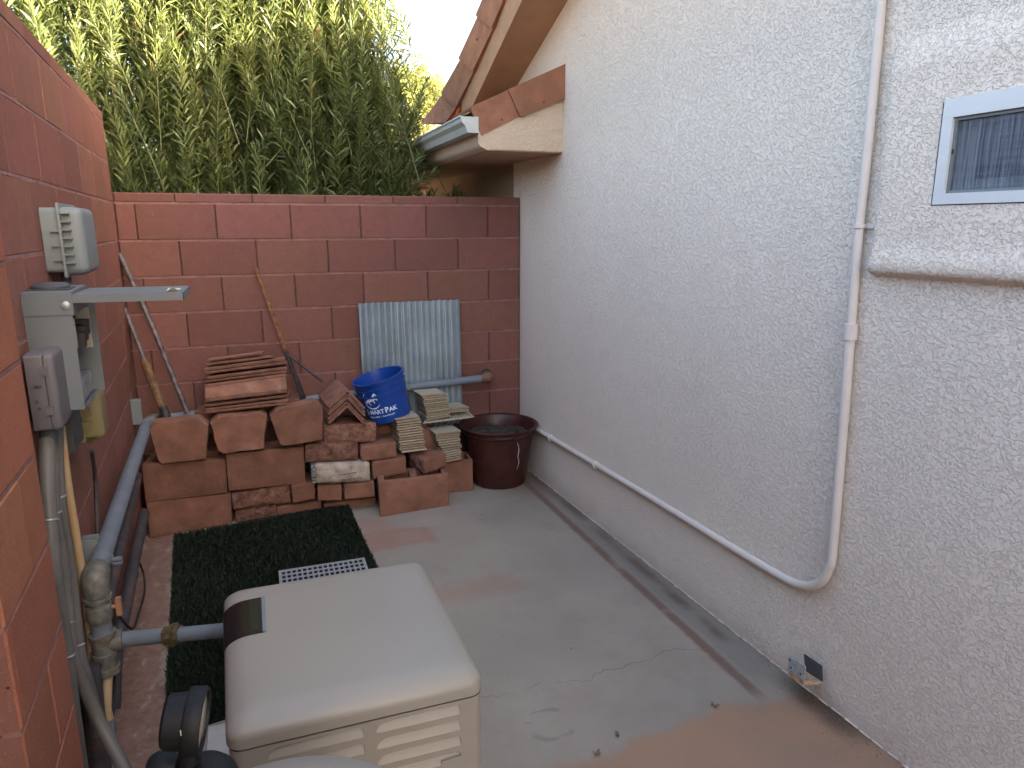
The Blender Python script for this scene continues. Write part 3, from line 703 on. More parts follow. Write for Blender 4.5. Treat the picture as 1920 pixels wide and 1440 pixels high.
#PART2
# ================================================================== PILE OF MASONRY
def tri(c, u, v, w_):     # trilinear: c = tl,tr,br,bl front + back ; u right, v up, w back
    def f(q): return q[3].lerp(q[2], u).lerp(q[0].lerp(q[1], u), v)
    return f(c[:4]).lerp(f(c[4:]), w_)
def frame(px, Yl, Yr=None, dep=.2, yaw=0., tilt=0.):
    """px: tl,tr,br,bl pixels of the near face; Y on its left and right side"""
    Yr = Yl if Yr is None else Yr
    ys = [Yl, Yr, Yr, Yl]; f = [PY(x, y, Y+(tilt if i < 2 else 0)) for i, ((x, y), Y) in enumerate(zip(px, ys))]
    d = Vector((yaw, 1, 0)).normalized()*dep
    return f+[v+d for v in f]
def stonebody(c, r=.006, rough='', amp=.006, seed=0, n=(7, 4, 5), jit=.0012):
    L = ((c[1]-c[0]).length, (c[0]-c[3]).length, (c[4]-c[0]).length)
    def br(k, m_):
        e = min(.3, r*1.2/L[m_]); return [0, e]+[e+(1-2*e)*i/(k-1) for i in range(1, k-1)]+[1-e, 1]
    U, V, Wd = br(n[0], 0), br(n[1], 1), br(n[2], 2)
    vid = {}; b = MB()
    ctr = sum(c, Vector())/8
    def vert(i, j, k):
        if (i, j, k) in vid: return vid[i, j, k]
        u, v, w_ = U[i], V[j], Wd[k]
        ex = [(u in (0, 1)), (v in (0, 1)), (w_ in (0, 1))]; s = sum(ex)
        if s >= 2:
            q = .32 if s == 2 else .45
            if ex[0]: u = u+(.5-u)*2*(r*q/L[0])
            if ex[1]: v = v+(.5-v)*2*(r*q/L[1])
            if ex[2]: w_ = w_+(.5-w_)*2*(r*q/L[2])
        p = tri(c, u, v, w_)
        nv = noise.noise_vector(p*28+Vector((seed*3.1, 0, 0)))*jit*(2.2 if s >= 2 else 1)
        p = p+nv
        if 'f' in rough and k == 0:
            edge = min(u, 1-u, v, 1-v)
            h = (noise.fractal(p*26+Vector((seed*5.7, 1, 2)), .8, 2.2, 4)*.9+.2)*amp
            p = p+(c[0]-c[4]).normalized()*(h-amp*1.1*math.exp(-edge*14))
        if 'l' in rough and i == 0:
            edge = min(w_, 1-w_, v, 1-v)
            h = (noise.fractal(p*26+Vector((seed*5.7, 1, 2)), .8, 2.2, 4)*.9+.2)*amp
            p = p+(c[0]-c[1]).normalized()*(h-amp*1.1*math.exp(-edge*14))
        vid[i, j, k] = len(b.v); b.v.append(p); return vid[i, j, k]
    nu, nv_, nw = len(U)-1, len(V)-1, len(Wd)-1
    def face(*q): b.f.append(tuple(vert(*a) for a in q)); b.m.append(0)
    for i in range(nu):
        for j in range(nv_):
            face((i, j, 0), (i+1, j, 0), (i+1, j+1, 0), (i, j+1, 0)); face((i, j, nw), (i, j+1, nw), (i+1, j+1, nw), (i+1, j, nw))
    for i in range(nu):
        for k in range(nw):
            face((i, 0, k), (i, 0, k+1), (i+1, 0, k+1), (i+1, 0, k)); face((i, nv_, k), (i+1, nv_, k), (i+1, nv_, k+1), (i, nv_, k+1))
    for j in range(nv_):
        for k in range(nw):
            face((0, j, k), (0, j+1, k), (0, j+1, k+1), (0, j, k+1)); face((nu, j, k), (nu, j, k+1), (nu, j+1, k+1), (nu, j+1, k))
    return b
SEED = [0]
def stone(name, label, cat, px, Yl, Yr=None, dep=.2, yaw=0., rough='', group=None, tilt=0., r=.007, amp=.008, m=None, jit=.0014):
    SEED[0] += 1
    n = (14, 8, 7) if 'f' in rough else ((7, 8, 12) if 'l' in rough else (6, 4, 5))
    b = stonebody(frame(px, Yl, Yr, dep, yaw, tilt), r, rough, amp, SEED[0], n, jit)
    mm = m or (M['stone_rough'] if 'f' in rough else M['stone'])
    if 'l' in rough:
        mats = [M['stone'], M['stone_rough']]
        o = b.build(name, mats, None, smooth=30)
        ax = (frame(px, Yl, Yr, dep, yaw, tilt)); dl = (ax[0]-ax[1]).normalized()
        for f in o.data.polygons:
            if f.normal.dot(dl) > .6: f.material_index = 1
    else: o = b.build(name, mm, None, smooth=30)
    return tag(o, label, cat, group)
def hollow(name, label, px, Yl, Yr, dep, yaw, group, up_cells=True, m=None):
    c = frame(px, Yl, Yr, dep, yaw)
    U = [0, .012, .09, .455, .545, .91, .988, 1]; V = [0, .03, .97, 1]; Wd = [0, .025, .17, .83, .975, 1]
    holes = {(2, 2), (4, 2)}
    b = MB(); vid = {}
    def vert(i, j, k):
        if (i, j, k) in vid: return vid[i, j, k]
        u, v, w_ = U[i], V[j], Wd[k]; s = (u in (0, 1))+(v in (0, 1))+(w_ in (0, 1))
        if s >= 2:
            u += (.5-u)*.008; v += (.5-v)*.02; w_ += (.5-w_)*.012
        p = tri(c, u, v, w_) + noise.noise_vector(tri(c, u, v, w_)*24)*.002
        vid[i, j, k] = len(b.v); b.v.append(p); return vid[i, j, k]
    nu, nv_, nw = 7, 3, 5
    solid = lambda i, k: 0 <= i < nu and 0 <= k < nw and (i, k) not in holes
    def face(*q): b.f.append(tuple(vert(*a) for a in q)); b.m.append(0)
    for i in range(nu):
        for k in range(nw):
            if not solid(i, k): continue
            face((i, 0, k), (i, 0, k+1), (i+1, 0, k+1), (i+1, 0, k)); face((i, nv_, k), (i+1, nv_, k), (i+1, nv_, k+1), (i, nv_, k+1))
            for j in range(nv_):
                if not solid(i, k-1): face((i, j, k), (i+1, j, k), (i+1, j+1, k), (i, j+1, k))
                if not solid(i, k+1): face((i, j, k+1), (i, j+1, k+1), (i+1, j+1, k+1), (i+1, j, k+1))
                if not solid(i-1, k): face((i, j, k), (i, j+1, k), (i, j+1, k+1), (i, j, k+1))
                if not solid(i+1, k): face((i+1, j, k), (i+1, j, k+1), (i+1, j+1, k+1), (i+1, j+1, k))
    return tag(b.build(name, m or M['stone'], None, smooth=30), label, 'concrete block', group)
GB = 'salvaged blocks piled against the back wall'
# left column
hollow('concrete_block', 'full-size clay-coloured block lying on the floor at the far left, bottom of its column', [(274, 942), (433, 925), (435, 982), (281, 1009)], -.447, -.39, .2, .1, GB)
hollow('concrete_block', 'full-size clay-coloured block second from the floor at far left beneath the leaning wedge stone', [(265, 872), (423, 860), (427, 924), (273, 943)], -.45, -.40, .2, .1, GB)
hollow('concrete_block', 'full-size smooth block in the middle of the pile above the long split-face stone', [(423, 852), (570, 838), (573, 906), (429, 921)], -.42, -.40, .2, .05, GB)
hollow('concrete_block', 'open-topped two-cell block standing forward on bare concrete at the right of the pile', [(709, 906), (841, 889), (842, 949), (713, 970)], -.595, -.56, .2, .12, GB)
hollow('concrete_block', 'hollow block half hidden behind, right against the red-brown pot', [(812, 872), (886, 862), (887, 920), (815, 926)], -.36, -.375, .19, .1, GB)
GS = 'split-face wall stones in the pile'
stone('wall_stone', 'long split-face stone directly under the big smooth middle block', 'stone', [(434, 926), (544, 908), (545, 943), (437, 957)], -.40, -.39, .2, .04, 'f', GS)
stone('wall_stone', 'rough stone lowest in the pile next to the far-left block, above the grass edge', 'stone', [(440, 959), (518, 946), (520, 972), (444, 984)], -.39, -.385, .2, .04, 'f', GS)
stone('wall_stone', 'smooth low stone right at the grass edge, left of the turf corner', 'stone', [(519, 951), (602, 939), (604, 966), (520, 974)], -.385, -.38, .2, .04, '', GS)
stone('wall_stone', 'low stone touching the upper right corner of the green turf', 'stone', [(606, 946), (705, 931), (706, 965), (610, 975)], -.375, -.385, .2, .0, '', GS)
stone('wall_stone', 'small squarish stone right of the long split-face stone, under the middle block corner', 'stone', [(545, 911), (590, 904), (591, 936), (548, 945)], -.42, -.42, .2, .04, 'l', GS, amp=.005)
stone('wall_stone', 'small smooth stone directly beneath the paper-wrapped tile packet', 'stone', [(595, 911), (641, 908), (641, 938), (596, 940)], -.44, -.45, .18, .04, '', GS)
stone('wall_stone', 'small stone between the wrapped packet and the open two-cell block', 'stone', [(643, 909), (702, 903), (703, 931), (645, 938)], -.46, -.48, .18, .04, 'l', GS, amp=.005)
stone('wall_stone', 'craggy split-face stone lying right on top of the paper-wrapped packet', 'stone', [(572, 835), (672, 829), (672, 862), (572, 868)], -.44, -.44, .2, .04, 'f', GS, amp=.010)
stone('wall_stone', 'rough stone carrying the nested ridge tiles', 'stone', [(607, 797), (706, 793), (706, 829), (607, 832)], -.40, -.40, .2, .04, 'f', GS, amp=.005)
stone('wall_stone', 'smooth stone under the blue bucket, upper one of the pair', 'stone', [(674, 838), (743, 829), (744, 857), (676, 866)], -.44, -.45, .22, .10, 'l', GS, amp=.006)
stone('wall_stone', 'smooth stone under the blue bucket, lower one of the pair beside the packet', 'stone', [(696, 868), (761, 857), (762, 887), (698, 900)], -.46, -.47, .22, .10, 'l', GS, amp=.006)
stone('wall_stone', 'dusty-topped stone sitting askew over the cells of the two-cell block', 'stone', [(793, 862), (836, 849), (838, 873), (796, 890)], -.52, -.46, .20, -.30, 'l', GS, amp=.010)
# stones hidden behind that carry the upper layers
stone('wall_stone', 'stone just showing behind the three wedge stones under the flat tile stack, left piece', 'stone', [(364, 772), (422, 768), (424, 812), (368, 816)], -.24, -.24, .16, .04, '', GS)
stone('wall_stone', 'stone just showing behind the three wedge stones under the flat tile stack, right piece', 'stone', [(424, 768), (466, 765), (468, 806), (425, 812)], -.24, -.24, .16, .04, '', GS)
stone('wall_stone', 'flat chipped stone peeking out right of the flat tile stack behind the wedge stones', 'stone', [(468, 766), (562, 748), (566, 776), (470, 800)], -.22, -.20, .18, .10, 'f', GS, amp=.006)
stone('wall_stone', 'dark stone in the gap beneath the blue bucket behind the cream tile stack', 'stone', [(700, 800), (770, 792), (772, 850), (702, 852)], -.24, -.24, .16, 0, '', GS)
stone('wall_stone', 'stone in shade behind the leaning cream tiles left of the pot', 'stone', [(775, 806), (812, 802), (826, 856), (785, 858)], -.30, -.30, .14, 0, '', GS)
# supports, deep inside the pile
hollow('concrete_block', 'block buried behind the left column under the wedge stones', [(300, 850), (445, 838), (448, 900), (303, 912)], -.21, -.21, .17, 0, GB)
hollow('concrete_block', 'block buried behind the middle of the pile under the ridge tiles', [(560, 806), (690, 800), (692, 870), (562, 876)], -.22, -.22, .17, 0, GB)

def wedge(label, px, Y, dep, lean=.0, sd=0):
    # outline slab: near face polygon, thickness to the back
    f = [PY(x, y, Y) for x, y in px]; zmin = min(v.z for v in f)
    f = [v+Vector((0, lean*(v.z-zmin), 0)) for v in f]
    c = sum(f, Vector())/len(f); n = len(f)
    # refine outline for chipped edges
    ref = []
    for i in range(n):
        a, d = f[i], f[(i+1) % n]; m_ = max(2, int((d-a).length/.018))
        for k in range(m_):
            q = a.lerp(d, k/m_); nn = noise.noise(q*40+Vector((sd, 0, 0)))*.004+min(0, noise.noise(q*14+Vector((sd, 5, 0))))*.008
            ref.append(q+(q-c).normalized()*nn)
    n = len(ref); b = MB()
    ins = [c.lerp(v, .965) for v in ref]; back = [v+Vector((0, dep, 0)) for v in ref]; mid = [v+Vector((0, .007, 0)) for v in ref]
    b.add(ins+mid+back+[c], [(i, (i+1) % n, n*3) for i in range(n)]+[(i, i+n, (i+1) % n+n, (i+1) % n) for i in range(n)]+[(i+n, i+2*n, (i+1) % n+2*n, (i+1) % n+n) for i in range(n)]+[tuple(range(3*n-1, 2*n-1, -1))])
    return tag(b.build('wedge_stone', M['stone'], None, smooth=25), label, 'stone', 'wedge-shaped wall stones standing on the block pile')
wedge('wedge-shaped smooth stone leaning leftmost of the three, beside the grey pipe elbow', [(279, 808), (287, 795), (372, 786), (391, 798), (390, 815), (386, 861), (302, 871), (294, 862)], -.47, .10, .08, 1)
wedge('wedge-shaped smooth stone standing in the middle of the three', [(393, 795), (408, 783), (492, 776), (501, 782), (495, 842), (420, 852), (407, 846)], -.47, .10, .08, 2)
wedge('wedge-shaped stone with a chipped shoulder, rightmost of the three and next to the ridge tiles', [(505, 782), (519, 768), (590, 754), (601, 760), (607, 768), (605, 825), (532, 838), (524, 834)], -.47, .10, .08, 3)

# flat roof tile stack
ts = [((388, 673), (490, 659), 5), ((386, 681), (512, 666), 5), ((381, 690), (534, 670), 7), ((384, 697), (538, 677), 5), ((387, 706), (538, 687), 6), ((385, 713), (537, 694), 5), ((383, 721), (536, 700), 7), ((384, 749), (538, 731), 6), ((382, 759), (537, 740), 5), ((384, 766), (540, 748), 5), ((385, 771), (538, 754), 5)]
tl_lab = ['topmost flat clay roof tile of the stack, short and chipped', 'second roof tile from the top, a little longer than the topmost', 'third flat clay roof tile from the top, dark-edged', 'fourth flat clay roof tile from the top, thin and reddish', 'fifth flat clay roof tile from the top, grey-flecked left end', 'sixth roof tile from the top, just above the whitish worn one', 'seventh roof tile from the top with a whitish worn edge', 'roof tile showing its broad smooth face in the middle of the stack', 'third flat roof tile from the bottom of the stack', 'second flat roof tile from the bottom of the stack', 'lowest flat roof tile of the stack resting on the stones']
for i, ((ax, ay), (bx_, by), th) in enumerate(ts):
    Yf = -.36 if i < 7 else -.40
    if i == 7: Yf = -.41
    px = [(ax, ay), (bx_, by), (bx_+1, by+th), (ax+1, ay+th)]
    c = frame(px, Yf+random.uniform(-.006, .006), Yf-.01, .30, random.uniform(.0, .06))
    for k in range(4, 8): c[k] = c[k]+Vector((0, 0, -.045 if i < 7 else (.0 if i == 7 else -.02)))
    b = stonebody(c, .004, 'f', .0035, 40+i, (22, 3, 3), .0008)
    tag(b.build('roof_tile', M['tile_clay'], None, smooth=35), tl_lab[i], 'roof tile', 'flat roof tiles stacked on the pile')
px = [(384, 727), (536, 706), (538, 731), (384, 749)]       # the face of the tipped tile
c = [PY(384, 727, -.37), PY(536, 706, -.37), PY(538, 730, -.405), PY(384, 748, -.405)]
c = c+[v+Vector((0, .02, 0)) for v in c]
b = stonebody(c, .003, '', 0, 60, (6, 4, 3), .0006); tag(b.build('roof_tile', M['tile_clay'], None, smooth=35), 'roof tile tipped forward so its broad tan face shows in the stack', 'roof tile', 'flat roof tiles stacked on the pile')

# nested ridge tiles
rl = ['topmost of the nested inverted-V ridge tiles, its dusty back showing', 'second nested inverted-V ridge tile from the top', 'middle ridge tile of the nested stack', 'fourth ridge tile from the top of the nested stack', 'lowest inverted-V ridge tile resting on the rough stone']
for i in range(5):
    dy = [0, 7, 13, 22, 29][i]; dx = [0, .3, -.5, -1.5, -.5][i]
    Y = -.425+[0, .006, -.004, .0, -.008][i]
    lft, apx, rgt = PY(615+dx, 763+dy*1.02, Y), PY(652+dx, 729+dy, Y), PY(686+dx, 765+dy, Y)
    ti = .013; L = .30
    dL = (lft-apx).normalized(); dR = (rgt-apx).normalized()
    nL = Vector((-dL.z, 0, dL.x)); nL = -nL if nL.z > 0 else nL; nR = Vector((-dR.z, 0, dR.x)); nR = -nR if nR.z > 0 else nR
    outer = [lft, apx+dL*.03, apx+dL*.010+Vector((0, 0, -.0015)), apx+dR*.010+Vector((0, 0, -.0015)), apx+dR*.03, rgt]
    nn = [nL, nL, (nL*.8+nR*.2), (nL*.2+nR*.8), nR, nR]
    inner = [v+q*ti for v, q in zip(outer, nn)]
    poly = outer+inner[::-1]; n = len(poly); b = MB(); yw = -.028
    rings = []
    for t in (0, .02, .3, .6, .98, 1):
        e = .0 if 0 < t < 1 else -.0012
        cc = sum(poly, Vector())/n
        rings.append([v+(cc-v).normalized()*(-e)+Vector((yw*t, L*t, .004*t))+noise.noise_vector(v*30+Vector((0, t*9, i)))*.0015 for v in poly])
    vs = [v for r_ in rings for v in r_]
    fs = [(k*n+i2, k*n+(i2+1) % n, (k+1)*n+(i2+1) % n, (k+1)*n+i2) for k in range(5) for i2 in range(n)]
    for base in (0, 5*n):
        for a in range(5): fs.append((base+a, base+a+1, base+n-2-a, base+n-1-a))
    b.add(vs, fs)
    o = tag(b.build('ridge_tile', M['tile_clay'], None, smooth=30), rl[i], 'ridge tile', 'ridge tiles nested on the rough stone')

# porcelain tile stacks, one object per tile
def tstack(label, tl, tr, bl, br, Y, n, dep, yaw, gap=.42, jit=.004):
    a0, a1 = PY(*tl, Y), PY(*tr, Y); b0, b1 = PY(*bl, Y), PY(*br, Y)
    for i in range(n):
        t0, t1 = i/n, (i+1-gap)/n
        j = Vector((random.gauss(0, jit), random.gauss(0, jit), 0))
        f = [a0.lerp(b0, t0)+j, a1.lerp(b1, t0)+j, a1.lerp(b1, t1)+j, a0.lerp(b0, t1)+j]
        dd = Vector((yaw+random.gauss(0, .01), 1, 0)).normalized()*dep
        b = MB(); b.hexa(f+[v+dd for v in f], 1)
        th = .0008; e = .0
        b.add([v+Vector((0, 0, th)) for v in (f[0], f[1], f[1]+dd, f[0]+dd)], [(0, 1, 2, 3)], 0)
        lab_ = label if 0 < i < n-1 else label.replace('cream porcelain tile in', ('topmost' if i == 0 else 'bottom')+' cream tile of')
        tag(b.build('porcelain_tile', [M['porcelain'], M['porcelain_edge']], None), lab_, 'tile', label.replace('cream porcelain tile ', 'porcelain tiles '))
tstack('cream porcelain tile in the tallest small stack, in front of the corrugated sheet', (791, 741), (837, 737), (802, 789), (844, 781), -.30, 13, .15, -.10)
tstack('cream porcelain tile in the stack leaning under the right side of the bucket', (742, 785), (786, 779), (752, 851), (799, 845), -.44, 14, .15, -.1)
tstack('cream porcelain tile in the fanned stack between the leaning stack and the pot', (815, 812), (863, 807), (838, 868), (866, 862), -.40, 13, .15, -.12)
tstack('cream porcelain tile in the low stack of few tiles beside the tallest stack', (840, 766), (880, 763), (841, 775), (880, 771), -.27, 3, .15, -.25)
# mosaic sheet (grid side up) sticking out over the pot
A = [PY(793, 793, -.33), PY(889, 781, -.30), PY(878, 771, -.18), PY(806, 778, -.18)]
b = MB(); b.hexa([A[0], A[1], A[1]-Vector((0, 0, .006)), A[0]-Vector((0, 0, .006)), A[3], A[2], A[2]-Vector((0, 0, .006)), A[3]-Vector((0, 0, .006))])
ms = b.build('ribbed_tile', M['dark_steel'], None); tag(ms, 'ribbed large tile jutting from beneath the small stacks over the rim of the pot', 'tile')
b = MB()
for i in range(16):
    for j in range(6):
        u0, u1, v0, v1 = (i+.12)/16, (i+.88)/16, (j+.15)/6, (j+.85)/6
        q = [A[0].lerp(A[1], u).lerp(A[3].lerp(A[2], u), v)+Vector((0, 0, .002)) for u, v in ((u0, v0), (u1, v0), (u1, v1), (u0, v1))]
        b.add(q+[v-Vector((0, 0, .0015)) for v in q], [(0, 1, 2, 3), (0, 4, 5, 1), (1, 5, 6, 2), (2, 6, 7, 3), (3, 7, 4, 0)])
o = b.build('rib', M['grid_back'], ms); o['kind'] = 'stuff'
b = MB(); b.hexa([A[0]+Vector((0, -.001, .003)), A[1]+Vector((0, -.001, .003)), A[1]-Vector((0, .001, .006)), A[0]-Vector((0, .001, .006)), A[0]+Vector((0, .004, .003)), A[1]+Vector((0, .004, .003)), A[1]-Vector((0, -.004, .006)), A[0]-Vector((0, -.004, .006))]); b.build('edge', M['porcelain'], ms)

# text helper
def textmesh(body, size, bold=0.):
    cu = bpy.data.curves.new('t', 'FONT'); cu.body = body; cu.size = size; cu.resolution_u = 3; cu.offset = bold
    o = bpy.data.objects.new('t', cu); COL.objects.link(o); bpy.context.view_layer.update()
    me = bpy.data.meshes.new_from_object(o.evaluated_get(bpy.context.evaluated_depsgraph_get()))
    vs = [v.co.copy() for v in me.vertices]; fs = [tuple(p_.vertices) for p_ in me.polygons]
    bpy.data.objects.remove(o); bpy.data.meshes.remove(me); bpy.data.curves.remove(cu)
    return vs, fs
# wrapped packet
pk = empty('tile_packet', PY(640, 905, -.45), 'packet of tiles in torn cream paper, wedged upside down in the pile', 'packet')
c = frame([(590, 872), (694, 868), (695, 904), (592, 908)], -.475, -.475, .16, .03)
b = stonebody(c, .014, 'f', .007, 77, (18, 8, 6), .003); b.build('wrapper', M['wrap'], pk, smooth=60)
c = frame([(583, 873), (596, 872), (597, 907), (586, 908)], -.462, -.462, .14, .03)
for i in range(6):
    q = [c[0].lerp(c[3], (i+.0)/6), c[1].lerp(c[2], i/6), c[1].lerp(c[2], (i+.72)/6), c[0].lerp(c[3], (i+.72)/6)]
    b = MB(); b.hexa(q+[v+Vector((0, .14, 0)) for v in q]); b.build('tile', M['galv'], pk)
for body, sz, (px, py), bold in (('PORCELAIN TILE', .0155, (692, 895), .0003), ('MADE IN PORCELENA', .0105, (678, 886), .0002)):
    vs, fs = textmesh(body, sz, bold); o0 = PY(px-14 if sz > .012 else px-10, py, -.487)
    b = MB(); b.add([o0+Vector((-v.x, -.0015+.0, -v.y+.004-.03*v.x)) for v in vs], fs); b.build('lettering', M['print_black'], pk, fix=False)

# blue bucket
bkc = PY(732, 779, -.30); bax = Vector((-.255, -.02, .955)).normalized()
bk = empty('bucket', bkc, 'blue plastic bucket tilted on the pile with white horse print and wire handle', 'bucket')
H = .272; r0, r1 = .130, .150
def brad(h): return r0+(r1-r0)*h/H
prof = [(0, .004), (r0-.006, .004), (r0-.004, 0), (r0, .003), (brad(.17), .17), (brad(.172)+.006, .172), (brad(.18)+.006, .18), (brad(.181)+.001, .182), (brad(.21), .21), (brad(.212)+.007, .211), (brad(.218)+.007, .218), (brad(.219)+.001, .22), (brad(.25), .247), (brad(.25)+.009, .249), (brad(.262)+.009, .262), (brad(.262)-.002, .263), (brad(.25)-.005, .25), (r0-.006, .012), (0, .012)]
b = MB(); b.lathe(bkc, bax, prof, 56); b.build('body', M['bucket'], bk, smooth=35)
ex = (rt-bax*rt.dot(bax)).normalized(); ey = ex.cross(bax); 
if ey.dot(fw) > 0: ey = -ey            # towards the camera
def bwrap(s, h, off=.0008):            # s: arc length to the right of the front line, h: height
    th = s/.142; r_ = brad(h)+off; return bkc+bax*h+(ex*math.sin(th)+ey*math.cos(th))*r_
def printed(vs, fs, s0, h0, name='lettering'):
    b = MB(); b.add([bwrap(s0+v.x, h0+v.y) for v in vs], fs); return b.build(name, M['print'], bk, fix=False)
vs, fs = textmesh('S', .046, .0009); printed(vs, fs, -.118, .070)
vs, fs = textmesh('MART', .037, .0009); printed(vs, fs, -.088, .070)
vs, fs = textmesh('P', .046, .0012); printed(vs, fs, .016, .070)
vs, fs = textmesh('AK', .037, .0012); printed(vs, fs, .042, .070)
vs, fs = textmesh('800.461.8898  |  SmartPak.com', .0135, .0003); printed(vs, fs, -.100, .046)
horse = [(-.040, .004), (-.033, .009), (-.026, .008), (-.022, .015), (-.013, .018), (-.004, .018), (.004, .020), (.008, .027), (.013, .034), (.017, .040), (.022, .042), (.0235, .047), (.026, .042), (.031, .036), (.033, .032), (.030, .030), (.026, .033), (.022, .031), (.019, .024), (.018, .017), (.026, .017), (.033, .012), (.030, .005), (.026, .004), (.029, .009), (.026, .012), (.016, .009), (.013, .005), (.017, -.003), (.012, -.008), (.010, -.004), (.012, -.001), (.007, .005), (-.004, .003), (-.010, .002), (-.013, -.004), (-.006, -.012), (-.009, -.017), (-.011, -.012), (-.018, -.005), (-.019, .000), (-.028, -.002), (-.033, -.009), (-.037, -.006), (-.030, .002), (-.026, .004), (-.034, .002)]
from mathutils.geometry import tessellate_polygon
def poly2(pts):
    tr = tessellate_polygon([[Vector((x, y, 0)) for x, y in pts]]); return [Vector((x, y, 0)) for x, y in pts], [tuple(t) for t in tr]
HS, HH = -.046, .148
hv, hf = poly2(horse)
bmh = bmesh.new(); vv = [bmh.verts.new(v*1.25) for v in hv]
for f_ in hf: bmh.faces.new([vv[k] for k in f_])
for _ in range(3):
    le = [e for e in bmh.edges if e.calc_length() > .008]
    if le: bmesh.ops.subdivide_edges(bmh, edges=le, cuts=1); bmesh.ops.triangulate(bmh, faces=bmh.faces)
bmh.verts.index_update(); hv = [v.co.copy() for v in bmh.verts]; hf = [tuple(v.index for v in f_.verts) for f_ in bmh.faces]; bmh.free()
printed(hv, hf, HS, HH, 'horse_print')
def arc(cx, cy, r_, a0, a1, wd):
    o, i_ = [], []
    for k in range(25):
        a = R(a0+(a1-a0)*k/24); ww = wd*math.sin(math.pi*k/24)
        o.append((cx+math.cos(a)*(r_+ww/2), cy+math.sin(a)*(r_+ww/2))); i_.append((cx+math.cos(a)*(r_-ww/2), cy+math.sin(a)*(r_-ww/2)))
    vs = [Vector((x, y, 0)) for x, y in o+i_]; return vs, [(k, k+1, k+26, k+25) for k in range(24)]
for a in ((0, .014, .056, 195, 330, .008), (0, .014, .054, 105, 170, .004)):
    vs, fs = arc(*a); printed(vs, fs, HS, HH, 'ring_print')
hb = MB(); e0 = bkc+bax*.214+ex*(brad(.21)+.008); e1 = e0+ex*.016-bax*.03+ey*.01
hb.tube([e0, e0+ex*.010+bax*.008, e1+ex*.004, e1-bax*.022-ey*.01, e1-bax*.05-ex*.012], .0022, 6, smoothpath=4)
hb.build('handle', M['galv'], bk, smooth=60)

# pot
pc = Vector((2.107, -.262, F)); 
# rim height found from the photograph
zr = PY(943, 792, -.262).z
pot = empty('plant_pot', pc, 'large oxblood red plant pot with wide dark rim in the corner by the white wall', 'plant pot')
HP = zr-F
prof = [(0, .0), (.162, .0), (.172, .008), (.19, HP*.25), (.212, HP*.6), (.226, HP*.84), (.228, HP*.86), (.236, HP*.875), (.238, HP*.90), (.236, HP*.915), (.243, HP*.93), (.256, HP*.965), (.258, HP*.99), (.252, HP), (.236, HP*.985), (.224, HP*.93), (.214, HP*.86), (.21, HP*.80)]
b = MB(); b.lathe(pc, (0, 0, 1), prof, 64); b.build('body', M['pot'], pot, smooth=40)
b = MB(); n = 28; vs = [pc+Vector((0, 0, HP*.84))]; fs = []
for i in range(1, 8):
    for k in range(n):
        a = 2*math.pi*k/n; q = Vector((math.cos(a), math.sin(a), 0))*.216*i/7
        vs.append(pc+q+Vector((0, 0, HP*.84+noise.noise((pc+q)*22)*.022-.008)))
fs += [(0, 1+k, 1+(k+1) % n) for k in range(n)]
for i in range(6):
    for k in range(n): fs.append((1+i*n+k, 1+(i+1)*n+k, 1+(i+1)*n+(k+1) % n, 1+i*n+(k+1) % n))
b.add(vs, fs); b.build('soil', M['soil'], pot, smooth=70)
for (dx, dy, s_) in ((-.03, -.06, .03), (.05, -.09, .035), (.10, -.02, .026), (-.11, .03, .03), (-.06, -.12, .022)):
    q = pc+Vector((dx, dy, HP*.84+.004)); cc = [q+Vector((a*s_, b_*s_*.7, c_*s_*.5)) for (a, b_, c_) in ((-1, -1, 1), (1, -1, .8), (1, -1, -1), (-1, -1, -1), (-.8, 1, .9), (1, 1, 1), (1, 1, -1), (-1, 1, -1))]
    tag(stonebody(cc, .012, 'f', .006, int(dx*1000), (5, 4, 4), .006).build('rock', M['soil'], None, smooth=50), 'dark grey rock lying on the soil inside the red-brown pot', 'rock', 'rocks inside the pot')
# pale scratch on the pot
b = MB()
def potp(px, py, o_=.0012):
    d = ray(px, py); h0 = .5; p = None
    for it in range(400):
        t = 4.0+it*.0025; q = CAMP+d*t; hz = (q.z-F)/HP
        rr = np.interp(max(0, min(.86, hz)), [0, .25, .6, .86], [.168, .19, .212, .228])
        if math.hypot(q.x-pc.x, q.y-pc.y) <= rr: return q-d.normalized()*.002
    return q
pts = [potp(970, 830), potp(973, 842), potp(971, 856), potp(973, 866), potp(969, 880)]
b.tube(pts, [.001, .0022, .0018, .0016, .0007], 5, smoothpath=3); b.build('scratch', M['far_wall'], pot)

# corrugated sheet
cs = MB(); A0, A1, A2 = PY(672, 569, -.045), PY(861, 566, -.045), PY(862, 770, -.09)
x0, x1, zt, zb = A0.x, A1.x, A0.z, .42; n = 200; vs = []
for i in range(n+1):
    u = i/n; x = x0+(x1-x0)*u; yy = .015*math.sin(2*math.pi*u*16.6)
    edge = noise.noise(Vector((x*12, 0, 0)))*.004
    for (z, yb) in ((zt+edge-.012*(1-u)*0, -.04), (zt*.66+zb*.34, -.055), (zt*.33+zb*.67, -.062), (zb, -.07)): vs.append((x, yb+yy, z))
fs = [(i*4+j, (i+1)*4+j, (i+1)*4+j+1, i*4+j+1) for i in range(n) for j in range(3)]
cs.add(vs, fs); cs.add([(a, b_+.0012, c_) for a, b_, c_ in vs], fs)
tag(cs.build('corrugated_sheet', M['galv_sheet'], None, smooth=60, fix=False), 'corrugated galvanised metal sheet leaning on the back wall behind the bucket', 'metal sheet')

